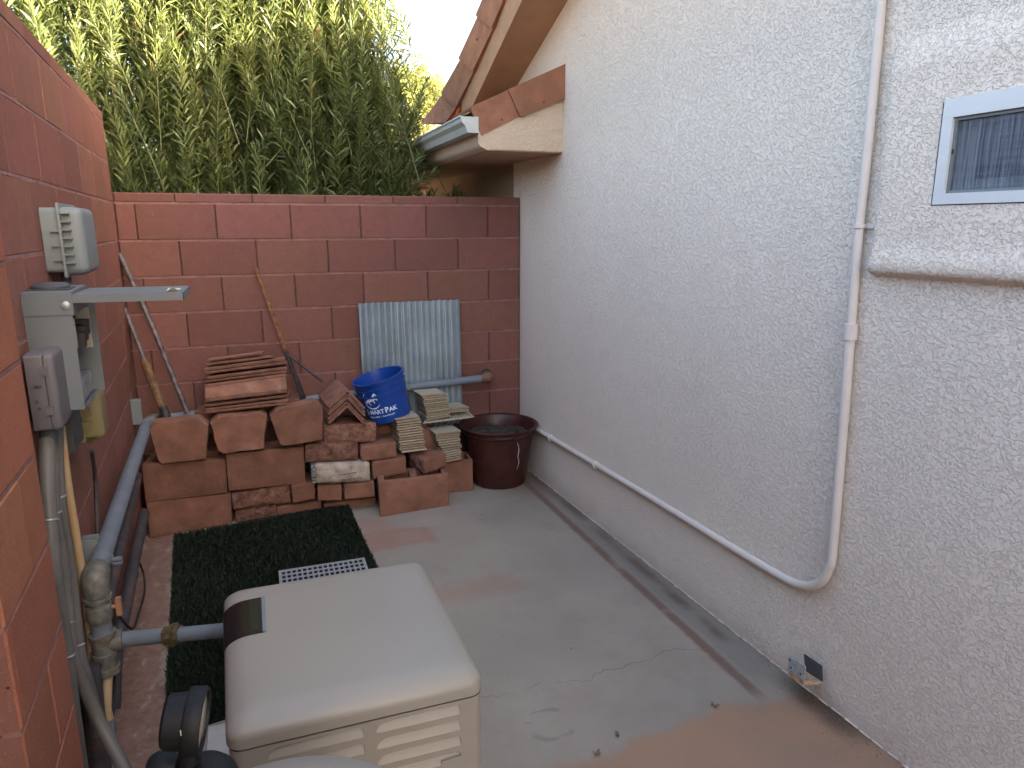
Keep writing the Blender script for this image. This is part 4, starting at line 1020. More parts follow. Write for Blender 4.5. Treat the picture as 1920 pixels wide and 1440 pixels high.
# poles and rods
def rod(name, label, cat, pts, r, m, n=10, group=None):
    b = MB(); b.tube(pts, r, n); return tag(b.build(name, m, None, smooth=50), label, cat, group)
rod('metal_pole', 'long grey galvanised pole leaning into the corner, its top above the open box lid', 'pole', [PY(224, 476, -.03), PY(285, 610, -.13), PY(352, 775, -.25)], .0135, M['pole_dark'])
tp_ = empty('tamper_pole', PY(312, 780, -.3), 'shorter steel rod with a wooden lower sleeve, leaning left of the long pole', 'pole')
b = MB(); b.tube([PY(234, 579, -.05), PY(272, 678, -.17)], .0115, 10); b.build('rod', M['pole_dark'], tp_, smooth=50)
b = MB(); b.tube([PY(269, 674, -.165), PY(274, 684, -.175), PY(312, 782, -.30)], [.016, .021, .022], 8); b.build('sleeve', M['wood'], tp_, smooth=30)
b = MB(); b.tube([PY(305, 762, -.285), PY(313, 784, -.305)], .0235, 10); b.build('ferrule', M['dark_steel'], tp_, smooth=50)
st = MB(); a, c = PY(480, 501, -.015), PY(538, 664, -.10)
st.hexa([a+Vector((-.010, 0, 0)), a+Vector((.008, 0, 0)), c+Vector((.012, 0, 0)), c+Vector((-.010, 0, 0)), a+Vector((-.010, .006, 0)), a+Vector((.008, .006, 0)), c+Vector((.012, .006, 0)), c+Vector((-.010, .006, 0))])
tool = empty('garden_tool', PY(540, 668, -.12), 'rusty flat bar with two dark prongs leaning on the back wall behind the tile stack', 'tool')
st.build('bar', M['rust'], tool)
b = MB(); b.tube([PY(536, 658, -.10), PY(570, 748, -.16)], [.012, .016], 6); b.build('prong', M['dark_steel'], tool, smooth=50)
b = MB(); b.tube([PY(538, 664, -.105), PY(606, 716, -.24)], [.007, .008], 8); b.build('prong', M['dark_steel'], tool, smooth=50)

# ================================================================== TURF AND GRATE
tf = empty('artificial_turf', (.65, -1.3, F), 'dark green artificial grass mat on the concrete behind the generator', 'turf')
tc = [Vector((.172, -.475, F)), Vector((1.115, -.355, F)), Vector((1.165, -2.0, F)), Vector((.285, -2.17, F))]
b = MB(); b.hexa([tc[3]+Vector((0, 0, .008)), tc[2]+Vector((0, 0, .008)), tc[2]+Vector((0, 0, .001)), tc[3]+Vector((0, 0, .001)), tc[0]+Vector((0, 0, .008)), tc[1]+Vector((0, 0, .008)), tc[1]+Vector((0, 0, .001)), tc[0]+Vector((0, 0, .001))]); b.build('backing', M['turf_back'], tf)
N = 95000; u = rng.random(N); v = rng.random(N); c4 = np.array([q[:] for q in tc])
base = (c4[0]*(1-u)[:, None]+c4[1]*u[:, None])*(1-v)[:, None]+(c4[3]*(1-u)[:, None]+c4[2]*u[:, None])*v[:, None]; base[:, 2] += .008
fld = np.sin(base[:, 0]*9+np.sin(base[:, 1]*7)*1.3)*.5+np.sin(base[:, 1]*5+2)*.5
d = np.stack([rng.normal(-.05, .38, N)+fld*.22, rng.normal(.25, .38, N)+fld*.15, np.ones(N)], 1); d /= np.linalg.norm(d, axis=1)[:, None]
tone = np.clip(rng.normal(.35, .25, N), 0, .98); tone[rng.random(N) < .0015] = 1.
L = rng.uniform(.016, .028, N); leaves('grass_blades', base, d, L, np.full(N, .0014), tone, M['blade'], tf, .2)
gt = empty('drain_grate', PZ(600, 1060, F+.05), 'grey slotted grate panel lying on the grass mat behind the generator', 'grate')
g0, g1 = PZ(522, 1070, F+.05), PZ(683, 1045, F+.05); ux = (g1-g0); L_ = ux.length; ux.normalize(); uy = Vector((ux.y, -ux.x, 0)); pc_ = L_/16.8
b = MB()
def gp(a, c, z=0): return g0+ux*a+uy*c+Vector((0, 0, z))
NX, NY, YS = 16, 6, 1.75; mg = (L_-16*pc_)/2
for i in range(NX):
    for j in range(NY):
        cx, cy = mg+(i+.5)*pc_, mg+(j+.5)*pc_*YS; o8, i8 = [], []
        hw, q = pc_/2, pc_*.35
        for (sx, sy) in ((-1, -1), (1, -1), (1, 1), (-1, 1)):
            o8.append((cx+sx*hw, cy+sy*hw*YS))
        k = q*.45
        p2 = q*YS*1.02; i8 = [(cx-q, cy-p2+k), (cx-q+k, cy-p2), (cx+q-k, cy-p2), (cx+q, cy-p2+k), (cx+q, cy+p2-k), (cx+q-k, cy+p2), (cx-q+k, cy+p2), (cx-q, cy+p2-k)]
        V_ = [gp(*a) for a in o8]+[gp(*a) for a in i8]+[gp(a[0], a[1], -.004) for a in i8]
        F_ = [(0, 5, 4), (0, 1, 6, 5), (1, 7, 6), (1, 2, 8, 7), (2, 9, 8), (2, 3, 10, 9), (3, 11, 10), (3, 0, 4, 11)]+[(4+a, 4+(a+1) % 8, 12+(a+1) % 8, 12+a) for a in range(8)]
        b.add(V_, F_)
for (a0, c0, a1, c1) in ((0, 0, L_, mg), (0, mg+NY*pc_*YS, L_, mg*2+NY*pc_*YS), (0, mg, mg, mg+NY*pc_*YS), (L_-mg, mg, L_, mg+NY*pc_*YS)):
    b.add([gp(a0, c0), gp(a1, c0), gp(a1, c1), gp(a0, c1)], [(0, 1, 2, 3)])
W_ = 2*mg+NY*pc_*YS
for (p_, q) in (((0, 0), (L_, 0)), ((L_, 0), (L_, W_)), ((L_, W_), (0, W_)), ((0, W_), (0, 0))):
    b.add([gp(*p_), gp(*q), gp(q[0], q[1], -.014), gp(p_[0], p_[1], -.014)], [(0, 1, 2, 3)])
b.build('grid', M['grate'], gt, fix=False)
b = MB(); b.add([gp(.003, .003, -.006), gp(L_-.003, .003, -.006), gp(L_-.003, W_-.003, -.006), gp(.003, W_-.003, -.006)], [(0, 1, 2, 3)]); b.build('pan', M['grate_dark'], gt, fix=False)  # near-black sheet under the grid, its colour standing in for shade in the holes

# ================================================================== GENERATOR
GX0, GX1, GY0, GY1, GZ = .544, 1.100, -3.075, -2.452, .703
ZS = .642
gen = empty('generator', ((GX0+GX1)/2, (GY0+GY1)/2, F), 'cream standby generator with rounded lid, dark status window and louvred end', 'generator')
def rrect(x0, x1, y0, y1, r, n=6):
    pts = []
    for (cx, cy, a0) in ((x1-r, y1-r, 0), (x0+r, y1-r, 90), (x0+r, y0+r, 180), (x1-r, y0+r, 270)):
        for k in range(n+1):
            a = R(a0+90*k/n); pts.append((cx+r*math.cos(a), cy+r*math.sin(a)))
    return pts
b = MB(); RT = .062; rings = []
def TAP(x, y): return .020*max(0, (y-GY0)/(GY1-GY0))*max(0, (GX1-x)/(GX1-GX0))
K = 9
rings.append((0.0, ZS+.002)); rings.append((0., ZS+.006))
for k in range(K+1):
    a = R(90*k/K); rings.append((RT*(1-math.cos(a)), GZ-RT*.62+RT*.62*math.sin(a)))
vs = []; n = 28
for ins, z in rings:
    rr_ = max(.014, .034-ins*.2)
    vs += [(x-TAP(x, y), y, z) for x, y in rrect(GX0+ins*1.05, GX1-ins*.75, GY0+ins*1.15, GY1-ins*.75, rr_)]
m_ = len(rings)
fs = [(i*n+k, i*n+(k+1) % n, (i+1)*n+(k+1) % n, (i+1)*n+k) for i in range(m_-1) for k in range(n)]
# slightly crowned top
top = [(x, y) for x, y in rrect(GX0+RT*1.05, GX1-RT*.75, GY0+RT*1.15, GY1-RT*.75, .034-RT*.2)]
cx, cy = (GX0+GX1)/2, (GY0+GY1)/2
base_ = len(vs)
for f_, dz in ((.7, .002), (.35, .003)):
    vs += [(cx+(x-cx)*f_, cy+(y-cy)*f_, GZ+dz) for x, y in top]
vs.append((cx, cy, GZ+.0035)); ci = len(vs)-1
for lvl in range(2):
    a0 = (m_-1+lvl)*n; fs += [(a0+k, a0+(k+1) % n, a0+n+(k+1) % n, a0+n+k) for k in range(n)]
a0 = (m_+1)*n; fs += [(a0+k, a0+(k+1) % n, ci) for k in range(n)]
b.add(vs, fs); lid = b.build('lid', M['gen'], gen, smooth=50)
b = MB(); o1 = rrect(GX0+.010, GX1-.010, GY0+.009, GY1-.010, .024); b.add([(x, y, ZS-.006) for x, y in o1]+[(x, y, ZS+.004) for x, y in o1], [(k, (k+1) % n, (k+1) % n+n, k+n) for k in range(n)]); b.build('seam_gasket', M['gen_dark'], gen)
# body shell: sides and back, front has louvre pockets
b = MB(); o1 = rrect(GX0+.003, GX1-.003, GY0+.003, GY1-.003, .028)
FY = GY0+.003; ring0 = [(x, y, ZS-.003) for x, y in o1]; ring1 = [(x, y, F+.06) for x, y in o1]
sid = [k for k in range(n) if not (abs(o1[k][1]-FY) < 1e-4 and abs(o1[(k+1) % n][1]-FY) < 1e-4)]
b.add(ring0+ring1, [(k, (k+1) % n, (k+1) % n+n, k+n) for k in sid]); b.build('side_panel', M['gen'], gen, smooth=60)
fx0, fx1 = GX0+.003+.028, GX1-.003-.028
def pocket(xa, xb, zt, zb):
    # rounded slot outline counter clockwise in (x, z), left end a long curve
    pts = []; h = zt-zb
    for k in range(6): a = R(180-90*k/5); pts.append((xa+.026+.026*math.cos(a), zb+h*.12+ (h*.88)*math.sin(a)))
    for k in range(5): a = R(90-90*k/4); pts.append((xb-.009+.009*math.cos(a), zt-.011+.011*math.sin(a)))
    pts += [(xb, zb+.001), (xb-.004, zb), (xa+.006, zb)]
    return pts[::-1]
lou = []
pt = .0415
for r_ in range(11):
    zt_ = .6295-r_*pt
    lou.append(pocket(.622, .822, zt_, zt_-.027)); lou.append(pocket(.849, 1.041, zt_, zt_-.027))
bm = bmesh.new(); edges = []
def loop(pts):
    vv = [bm.verts.new((x, FY, z)) for x, z in pts]; 
    for i in range(len(vv)): edges.append(bm.edges.new((vv[i], vv[(i+1) % len(vv)])))
loop([(fx0, F+.06), (fx1, F+.06), (fx1, ZS-.003), (fx0, ZS-.003)])
for q in lou: loop(q)
bmesh.ops.triangle_fill(bm, edges=edges, use_beauty=True, use_dissolve=False)
for f_ in bm.faces:
    if f_.normal.y > 0: f_.normal_flip()
me = bpy.data.meshes.new('front_panel'); bm.to_mesh(me); bm.free(); me.materials.append(M['gen']); fp = link('front_panel', me, gen)
for q in lou:
    zt_ = max(z for x, z in q); zb_ = min(z for x, z in q); b = MB(); n_ = len(q)
    def dp(z): t = (z-zb_)/(zt_-zb_); return .0125*t**1.3
    outer = [(x, FY, z) for x, z in q]; inner = [(x+(.002 if x < .72 else 0), FY+dp(z), z-.0005) for x, z in q]
    b.add(outer+inner, [(i, (i+1) % n_, (i+1) % n_+n_, i+n_) for i in range(n_)]+[tuple(range(n_, 2*n_))]); b.build('louver', M['gen'], gen)
# small plate low on the end panel
b = MB(); q = [PY(x, y, FY-.002) for x, y in ((828, 1428), (882, 1412), (884, 1470), (829, 1484))]
b.hexa(q+[v+Vector((0, .002, 0)) for v in q]); b.build('plate', M['gen'], gen)
b = MB(); b.box((GX0+.02, GY0+.02, F), (GX1-.02, GY1-.02, F+.059)); b.build('base', M['gen_dark'], gen)
# dark status window wrapping over the left edge of the lid
ya, yb = PZ(507, 1184, GZ).y, PZ(494, 1121, GZ).y
sec = []
for ins, z in rings[1:]: sec.append((GX0+ins*1.05, z))
sec += [(GX0+RT*1.05+ (PZ(500, 1150, GZ).x-GX0-RT*1.05)*t, GZ+.0012*t) for t in (.3, .6, 1.)]
def strip(y0_, y1_, s_, off, name, m, par):
    b = MB(); vs = []
    for i, (x, z) in enumerate(s_):
        a = s_[max(i-1, 0)]; c = s_[min(i+1, len(s_)-1)]; t = Vector((c[0]-a[0], 0, c[1]-a[1])).normalized(); nn = Vector((-t.z, 0, t.x))*off
        for y in (y0_, y1_): vs.append(Vector((x-TAP(x, y), y, z))+nn)
    fs = [(2*i, 2*i+1, 2*i+3, 2*i+2) for i in range(len(s_)-1)]
    lo = [v+Vector((.004, 0, -.004)) for v in vs]; k = len(vs)
    b.add(vs+lo, fs+[(2*i, 2*i+2, 2*i+2+k, 2*i+k) for i in range(len(s_)-1)]+[(2*i+1, 2*i+3, 2*i+3+k, 2*i+1+k) for i in range(len(s_)-1)]+[(k-2, k-1, 2*k-1, 2*k-2)])
    return b.build(name, m, par, smooth=50)
strip(ya, yb, sec, .0025, 'status_window', M['screen_black'], lid)
strip(ya+.012, yb-.006, sec[-4:], .0034, 'display', M['display'], lid)
xe = sec[-1][0]; b = MB(); xe -= TAP(xe, (ya+yb)/2); b.hexa([(xe, ya, GZ+.005), (xe+.009, ya, GZ+.005), (xe+.009, ya, GZ), (xe, ya, GZ), (xe, yb, GZ+.005), (xe+.009, yb, GZ+.005), (xe+.009, yb, GZ), (xe, yb, GZ)]); b.build('window_edge', M['box_light'], lid)
# bright metal strip and concrete pad edge left of it
b = MB(); b.box((.42, -3.2, F-.1), (1.2, -2.17, F+.012)); tag(b.build('equipment_pad', mat('pad_concrete', S(178, 174, 168), .9, bump=.001), None), 'pale thin pad on the floor beneath the cream generator', 'pad')

# ================================================================== ELECTRICAL BOXES ON THE LEFT WALL
def wp(y, z, o): return Vector((SL*y+o, y, z))
def wbox(mb, y0_, y1_, z0_, z1_, o0, o1, r=0., seg=3, tz=0.):
    """box on the left wall between depths o0..o1 with optional rounded outer edges"""
    if r <= 0:
        mb.hexa([wp(y0_, z1_, o0), wp(y0_, z1_+tz, o1), wp(y0_, z0_, o1), wp(y0_, z0_, o0), wp(y1_, z1_, o0), wp(y1_, z1_+tz, o1), wp(y1_, z0_, o1), wp(y1_, z0_, o0)]); return mb
    lv = [(0, o0)]+[(r*(1-math.cos(R(90*k/seg))), o1-r+r*math.sin(R(90*k/seg))) for k in range(seg+1)]
    vs = []; n = 4*(4)
    for ins, o_ in lv:
        for (y, z) in rrect(y0_+ins, y1_-ins, z0_+ins, z1_-ins, max(.004, r*1.1-ins*.5), 3): vs.append(wp(y, z, o_))
    L_ = len(lv); mb.add(vs, [(i*n+k, i*n+(k+1) % n, (i+1)*n+(k+1) % n, (i+1)*n+k) for i in range(L_-1) for k in range(n)]+[tuple(range((L_-1)*n, L_*n)), tuple(range(n-1, -1, -1))]); return mb
# telephone box
tb = empty('junction_box', wp(-1.83, 1.66, 0), 'light grey ribbed box with overlapping cover mounted highest on the left wall', 'junction box')
b = MB(); wbox(b, -1.975, -1.70, 1.565, 1.755, .0, .06, .012); b.build('base', M['box_light'], tb, smooth=50)
b = MB(); wbox(b, -1.990, -1.685, 1.550, 1.768, .046, .054, .003); wbox(b, -1.972, -1.70, 1.556, 1.757, .052, .108, .022, 4); b.build('cover', M['box_light'], tb, smooth=50)
for k in range(7):
    z = 1.592+k*.024
    b = MB(); wbox(b, -1.992, -1.972, z, z+.0035, .054, .078); b.build('rib', M['box_light'], tb)
for k in range(3):
    z = 1.60+k*.042
    b = MB(); wbox(b, -1.986, -1.974, z, z+.0035, .022, .046); b.build('rib', M['box_light'], tb)
b = MB(); b.lathe(wp(-1.69, 1.655, .07), (0, 1, 0), [(.0, -.0), (.008, .0), (.008, .014), (.005, .02), (0, .02)], 12); b.build('screw', M['brass'], tb, smooth=40)
b = MB(); b.tube([wp(-1.9, 1.565, .035), wp(-1.9, 1.53, .035)], .014, 10); b.build('nipple', M['box_dark'], tb, smooth=50)
# disconnect
db = empty('disconnect_box', wp(-2.22, 1.38, 0), 'grey electrical disconnect box with its door flipped up and out over the yard', 'electrical box')
DY0, DY1, DZ0, DZ1, DO = -2.345, -2.10, 1.225, 1.532, .108
b = MB(); wbox(b, DY0, DY0+.0015, DZ0, DZ1, 0, DO); wbox(b, DY1-.0015, DY1, DZ0, DZ1-.02, 0, DO+.02); wbox(b, DY0+.002, DY1-.002, DZ0, DZ0+.002, 0, DO); wbox(b, DY0+.002, DY1-.002, DZ0+.003, DZ1, .001, .003)
b.build('case', M['box_grey'], db)
b = MB(); wbox(b, DY0-.003, DY1+.003, DZ1-.055, DZ1+.004, -.0, DO+.004, tz=-.0); b.build('hood', M['box_grey'], db)
b = MB(); b.lathe(wp(-2.24, DZ1+.003, .05), (0, 0, 1), [(.046, 0), (.046, .010), (.036, .018), (0, .02)], 24); wbox(b, -2.29, -2.19, DZ1+.0045, DZ1+.007, .0, .1); b.build('hub_cap', M['box_dark'], db, smooth=40)
b = MB(); b.lathe(wp(DY0-.003, DZ1-.03, DO-.012), (0, -1, 0), [(.011, 0), (.011, .003), (.007, .006), (0, .006)], 12); b.build('hinge_screw', M['galv'], db, smooth=40)
b = MB(); wbox(b, DY0+.05, DY1-.05, DZ0+.11, DZ1-.08, .075, .085); b.build('breaker_panel', M['box_dark'], db)
for k in range(3):
    b = MB(); wbox(b, DY0+.07+.045*k, DY0+.105+.045*k, DZ0+.155+.012*k, DZ0+.195+.012*k, .085, .117); b.build('breaker', M['black'], db)
b = MB(); wbox(b, DY1-.0035, DY1-.002, DZ0+.13, DZ1-.06, .05, .112); b.build('label', M['label'], db)
b = MB(); wbox(b, DY0+.012, DY0+.04, DZ0+.16, DZ1-.07, DO-.006, DO-.003); b.build('label', M['label'], db)
b = MB(); wbox(b, DY0+.03, DY1-.03, DZ0+.012, DZ0+.07, .05, .102); b.build('lower_bracket', M['galv'], db)
# raised door: shallow tray, hinge at outer top, sticking out level
d0 = wp(DY0+.004, DZ1-.022, DO+.004); LD = .275
e1 = PY(345, 560, DY0+.004); lvec = (e1-d0); 
q0, q1 = d0, d0+lvec
q2, q3 = q1+Vector((-SL*0, .225, 0)), q0+Vector((0, .225, 0))
b = MB(); hz = Vector((0, 0, .018)); tk = Vector((0, 0, .0018))
b.hexa([q0+hz, q1+hz, q1+hz-tk, q0+hz-tk, q3+hz, q2+hz, q2+hz-tk, q3+hz-tk])
for a, c in ((q0, q1), (q3, q2)):
    s_ = Vector((0, .0018 if a is q0 else -.0018, 0)); b.hexa([a+hz-tk, c+hz-tk, c-tk*2, a-tk*2, a+hz-tk+s_, c+hz-tk+s_, c-tk*2+s_, a-tk*2+s_])
s_ = Vector((-.0018, 0, 0)); b.hexa([q1+hz-tk, q2+hz-tk, q2-tk*2, q1-tk*2, q1+hz-tk+s_, q2+hz-tk+s_, q2-tk*2+s_, q1-tk*2+s_])
b.build('door', M['box_grey'], db)
b = MB(); f1 = q1+hz+Vector((-.045, .02, .001)); b.add([f1, f1+Vector((.02, -.006, .012)), f1+Vector((.03, .012, .002)), f1+Vector((.005, .03, .008)), f1+Vector((.04, .02, .006))], [(0, 1, 2), (0, 2, 3), (2, 4, 3)]); b.build('torn_sticker', M['label'], db, fix=False)
# lower plum-grey box
lb = empty('meter_box', wp(-2.36, 1.28, 0), 'faded purple-grey plastic box with knockout marks, lowest and nearest of the boxes', 'electrical box')
LY0, LY1, LZ0, LZ1 = -2.47, -2.26, 1.205, 1.395
b = MB(); wbox(b, LY0, LY1, LZ0, LZ1, 0.012, .052, .006); b.build('body', M['box_plum'], lb, smooth=45)
b = MB(); wbox(b, LY0-.002, LY1+.002, LZ0-.002, LZ1+.002, .0535, .074, .012, 4); b.build('cover', M['box_plum'], lb, smooth=45)
b = MB(); wbox(b, LY0+.001, LY1-.001, LZ0+.001, LZ1-.001, .051, .0545); b.build('gasket', M['box_dark'], lb)
for z in (1.345, 1.245):
    b = MB(); wbox(b, LY0-.006, LY0+.001, z, z+.022, .043, .060); b.build('latch', M['box_plum'], lb)
for z, yy in ((1.318, .03), (1.28, .026), (1.262, .03)):
    b = MB(); b.tube([wp(LY0-.001, z, yy), wp(LY0-.0035, z, yy)], .0045, 10); b.build('knockout', M['box_dark'], lb)
b = MB(); wbox(b, LY0-.0035, LY0, 1.3165, 1.3195, .026, .042); b.build('knockout', M['box_dark'], lb)
b = MB(); b.lathe(wp(-2.415, LZ0, .030), (0, 0, -1), [(.021, -.004), (.021, .018), (.0185, .05), (0, .05)], 16); b.build('bushing', M['box_dark'], lb, smooth=40)
# back plate box and weathered outlet cover
oc = empty('outlet_box', wp(-2.05, 1.08, 0), 'yellowed clear outlet cover on a grey box below the open disconnect box', 'outlet box')
b = MB(); wbox(b, -2.22, -2.06, 1.075, 1.222, .0, .05); b.build('backing_box', M['box_dark'], oc)
b = MB(); wbox(b, -2.058, -1.93, 1.055, 1.21, .04, .052, .003); wbox(b, -2.052, -1.935, 1.062, 1.20, .05, .105, .016, 3); b.build('cover', M['khaki'], oc, smooth=45)
for z in (1.10, 1.14):
    b = MB(); wbox(b, -2.068, -2.057, z, z+.022, .05, .075); b.build('clip', M['khaki'], oc)
b = MB(); b.tube([wp(-2.0, 1.055, .06), wp(-1.99, 1.035, .055)], [.016, .008], 10); b.build('cord_gland', M['khaki'], oc, smooth=45)
rod('power_cord', 'thin dark cord dropping from the yellowed outlet cover along the wall', 'cord', [LW(172, 845, .05), LW(178, 885, .03), LW(180, 920, .025), LW(183, 1000, .02)], .007, M['pvc_dark'])

# ================================================================== CONDUITS AND PIPES
def pipe(label, pts, r, m, cat='conduit', name='conduit', sp=6, n=14, group=None, bands=()):
    b = MB(); P = [Vector(q) for q in pts]; b.tube(P, r, n, smoothpath=sp)
    if bands:
        root = empty(name, P[len(P)//2], label, cat, group); b.build('pipe', m, root, smooth=60)
        for (i, w_, rr, mm) in bands:
            k = min(int(i), len(P)-2); a = P[k].lerp(P[k+1], i-k); d = (P[k+1]-P[k]).normalized()
            b = MB(); b.lathe(a-d*w_/2, d, [(rr*.9, 0), (rr, .0015), (rr, w_-.0015), (rr*.9, w_)], 18); b.build('band', mm, root, smooth=40)
        return root
    return tag(b.build(name, m, None, smooth=60), label, cat, group)
GC = 'grey conduits in the corner by the pier'
pipe('grey plastic conduit closest to the pier, running straight from the nearest box to the floor', [LW(88, 824, .026), LW(89, 900, .026), LW(93, 980, .026), LW(102, 1091, .026), LW(118, 1185, .026), LW(127, 1260, .026), LW(138, 1350, .026), LW(152, 1450, .026)], .0185, M['pvc_grey'], bands=[(1.95, .006, .0205, M['galv']), (4.6, .006, .0205, M['galv'])], group=GC)
pipe('grey conduit that bends out from the wall bundle toward the bottom of the picture', [LW(97, 800, .02), LW(101, 960, .02), LW(112, 1030, .02), LW(124, 1130, .02), LW(134, 1225, .025), wp(-2.50, .42, .06), wp(-2.55, .33, .10), wp(-2.64, .24, .16), wp(-2.78, .15, .24), wp(-2.95, .07, .32)], .0165, M['pvc_grey'], bands=[(1.0, .006, .0185, M['galv']), (3.4, .006, .0185, M['galv'])], group=GC)
pipe('third grey conduit, just left of the cream pipe, fading behind the others', [LW(106, 790, .018), LW(110, 930, .018), LW(124, 1024, .018), LW(136, 1114, .018), LW(146, 1210, .02), LW(158, 1262, .03), LW(172, 1310, .04), LW(185, 1380, .05)], .0165, M['pvc_grey'], bands=[(1.0, .006, .0185, M['galv']), (4.0, .006, .0185, M['galv'])], group=GC)
pipe('cream painted pipe descending behind the steel elbow', [LW(113, 800, .022), LW(125, 902, .022), LW(139, 987, .022), LW(153, 1075, .022), LW(166, 1160, .022), LW(176, 1250, .022)], .0125, M['gas_cream'], 'pipe', 'pipe')
pipe('short dark plastic pipe at the foot of the left wall below the steel tee', [LW(163, 1250, .02), LW(170, 1320, .02), LW(186, 1450, .02)], .034, M['pvc_dark'], 'pipe', 'pipe')
# main blue-grey gas line
r_ = .029
pA, pB = LW(273, 800, .06), LW(181, 1072, .06)
ml = empty('gas_pipe', pA.lerp(pB, .5), 'long blue-grey pipe along the left wall with weathered valve and tee', 'pipe')
b = MB(); b.tube([pB, pA.lerp(pB, .5), pA+(pA-pB).normalized()*.05], r_, 18); b.build('pipe', M['bluegrey'], ml, smooth=60)
el = MB(); pdir = (pA-pB).normalized(); V0 = Vector((pB.x-.006, pB.y-.05, pB.z))
zt = pB.z
el.tube([pB+pdir*.01, pB-pdir*.012, pB-pdir*.03+Vector((0, 0, -.006)), pB-pdir*.04+Vector((0, 0, -.03)), pB-pdir*.042+Vector((0, 0, -.055))], [.036, .037, .038, .036, .035], 16, smoothpath=4)
vb = pB-pdir*.042; 
el.build('elbow', M['fitting'], ml, smooth=60)
def vz(dz): return vb+Vector((0, 0, dz))
z_t = LW(192, 1217, .06).z-vb.z
b = MB(); b.lathe(vb, (0, 0, 1), [(.030, -.056), (.038, -.057), (.038, -.068), (.026, -.070), (.026, -.082), (.034, -.084), (.035, -.092), (.035, -.128), (.031, -.134), (.030, -.142)], 20); b.build('valve', M['fitting'], ml, smooth=35)
b = MB(); b.lathe(vb, (0, 0, 1), [(.030, -.142), (.0285, -.146), (.0285, z_t+.036)], 20); b.build('nipple', M['bluegrey'], ml, smooth=35)
b = MB(); b.lathe(vb, (0, 0, 1), [(.028, z_t+.036), (.037, z_t+.036), (.037, z_t+.022), (.033, z_t+.020), (.033, z_t-.024), (.037, z_t-.026), (.037, z_t-.04), (.030, z_t-.041), (.030, z_t-.075), (.036, z_t-.077), (.036, z_t-.095), (.012, z_t-.098)], 20)
ad = Vector((1, .02, .02)).normalized(); b.lathe(vz(z_t), ad, [(.028, .0), (.028, .035), (.033, .036), (.033, .05), (.024, .052), (.02, .052)], 20)
b.build('tee', M['fitting'], ml, smooth=35)
b = MB(); hp = LW(203, 1144, .06); hp = vz(-.10)+Vector((.045, 0, 0)); b.tube([vz(-.10), hp], .007, 8); 
b.box((hp.x, hp.y-.010, hp.z-.028), (hp.x+.014, hp.y+.010, hp.z+.026)); b.build('valve_handle', M['handle'], ml)
b = MB(); dn = [vz(z_t-.095), LW(200, 1330, .055), LW(211, 1390, .055), LW(219, 1460, .055)]; b.tube(dn, [.0135]*4, 12); b.build('lower_riser', M['gas_cream'], ml, smooth=60)
b = MB(); b.tube([dn[1].lerp(dn[2], .3), dn[3]+(dn[3]-dn[2])], .0155, 12); b.build('lower_sleeve', M['bluegrey'], ml, smooth=60)
# strap
sp_ = LW(190, 1047, .06)
b = MB(); b.lathe(sp_, pdir, [(.0285, -.006), (.0335, -.006), (.0335, .006), (.0285, .006)], 18); b.box((sp_.x+.030, sp_.y-.006, sp_.z-.012), (sp_.x+.056, sp_.y+.006, sp_.z-.004)); b.box((sp_.x+.030, sp_.y-.006, sp_.z-.024), (sp_.x+.056, sp_.y+.006, sp_.z-.016)); b.build('strap', M['bluegrey'], ml, smooth=40)
# arm with union into the generator
t0 = vz(z_t)+ad*.05; t1 = PZ(432, 1181, .53); u0 = t0.lerp(t1, .40); u1 = t0.lerp(t1, .54)
b = MB(); b.tube([t0, u0], .0225, 16); b.tube([u1, t1], .0215, 16); b.build('branch_pipe', M['bluegrey'], ml, smooth=60)
dd = (t1-t0).normalized(); b = MB(); Lu = (u1-u0).length
b.lathe(u0, dd, [(.02, 0), (.029, .0), (.029, Lu*.3), (.026, Lu*.32)], 8); b.lathe(u0, dd, [(.028, Lu*.32), (.036, Lu*.34), (.036, Lu*.66), (.028, Lu*.68)], 6); b.lathe(u0, dd, [(.026, Lu*.68), (.028, Lu*.70), (.028, Lu), (.02, Lu)], 8); b.build('union', M['brass'], ml, smooth=25)
# corner elbow and pipe on the back wall
ge_ = MB(); cA = pA+(pA-pB).normalized()*.03; cB = PY(300, 787, cA.y+.05)
ge_.tube([cA, cA+pdir*.025, cB+Vector((-.03, .01, 0)), cB], [.035, .036, .036, .035], 14, smoothpath=4); ge_.build('elbow', M['fitting'], ml, smooth=60)
b = MB(); b.tube([PY(296, 787, -.19), PY(364, 778, -.17)], .026, 16)
b.build('pipe', M['bluegrey'], ml, smooth=60)
bp = MB(); e0, e1 = PY(560, 752, -.115), PY(908, 709, -.085)
bp.tube([PY(358, 779, -.17), e0, e1], .0265, 16)
bpo = empty('gas_pipe', e0.lerp(e1, .5), 'blue-grey pipe running across the corrugated sheet into the back wall', 'pipe'); bp.build('pipe', M['bluegrey'], bpo, smooth=60)
b = MB(); b.tube([e1+Vector((-.02, 0, 0)), e1+Vector((.018, 0, .003)), e1+Vector((.036, .02, .004)), e1+Vector((.038, .075, .004))], [.032, .034, .034, .031], 14, smoothpath=4); b.build('elbow', mat('brown_fitting', S(104, 76, 62), .8, var=.15), bpo, smooth=60)
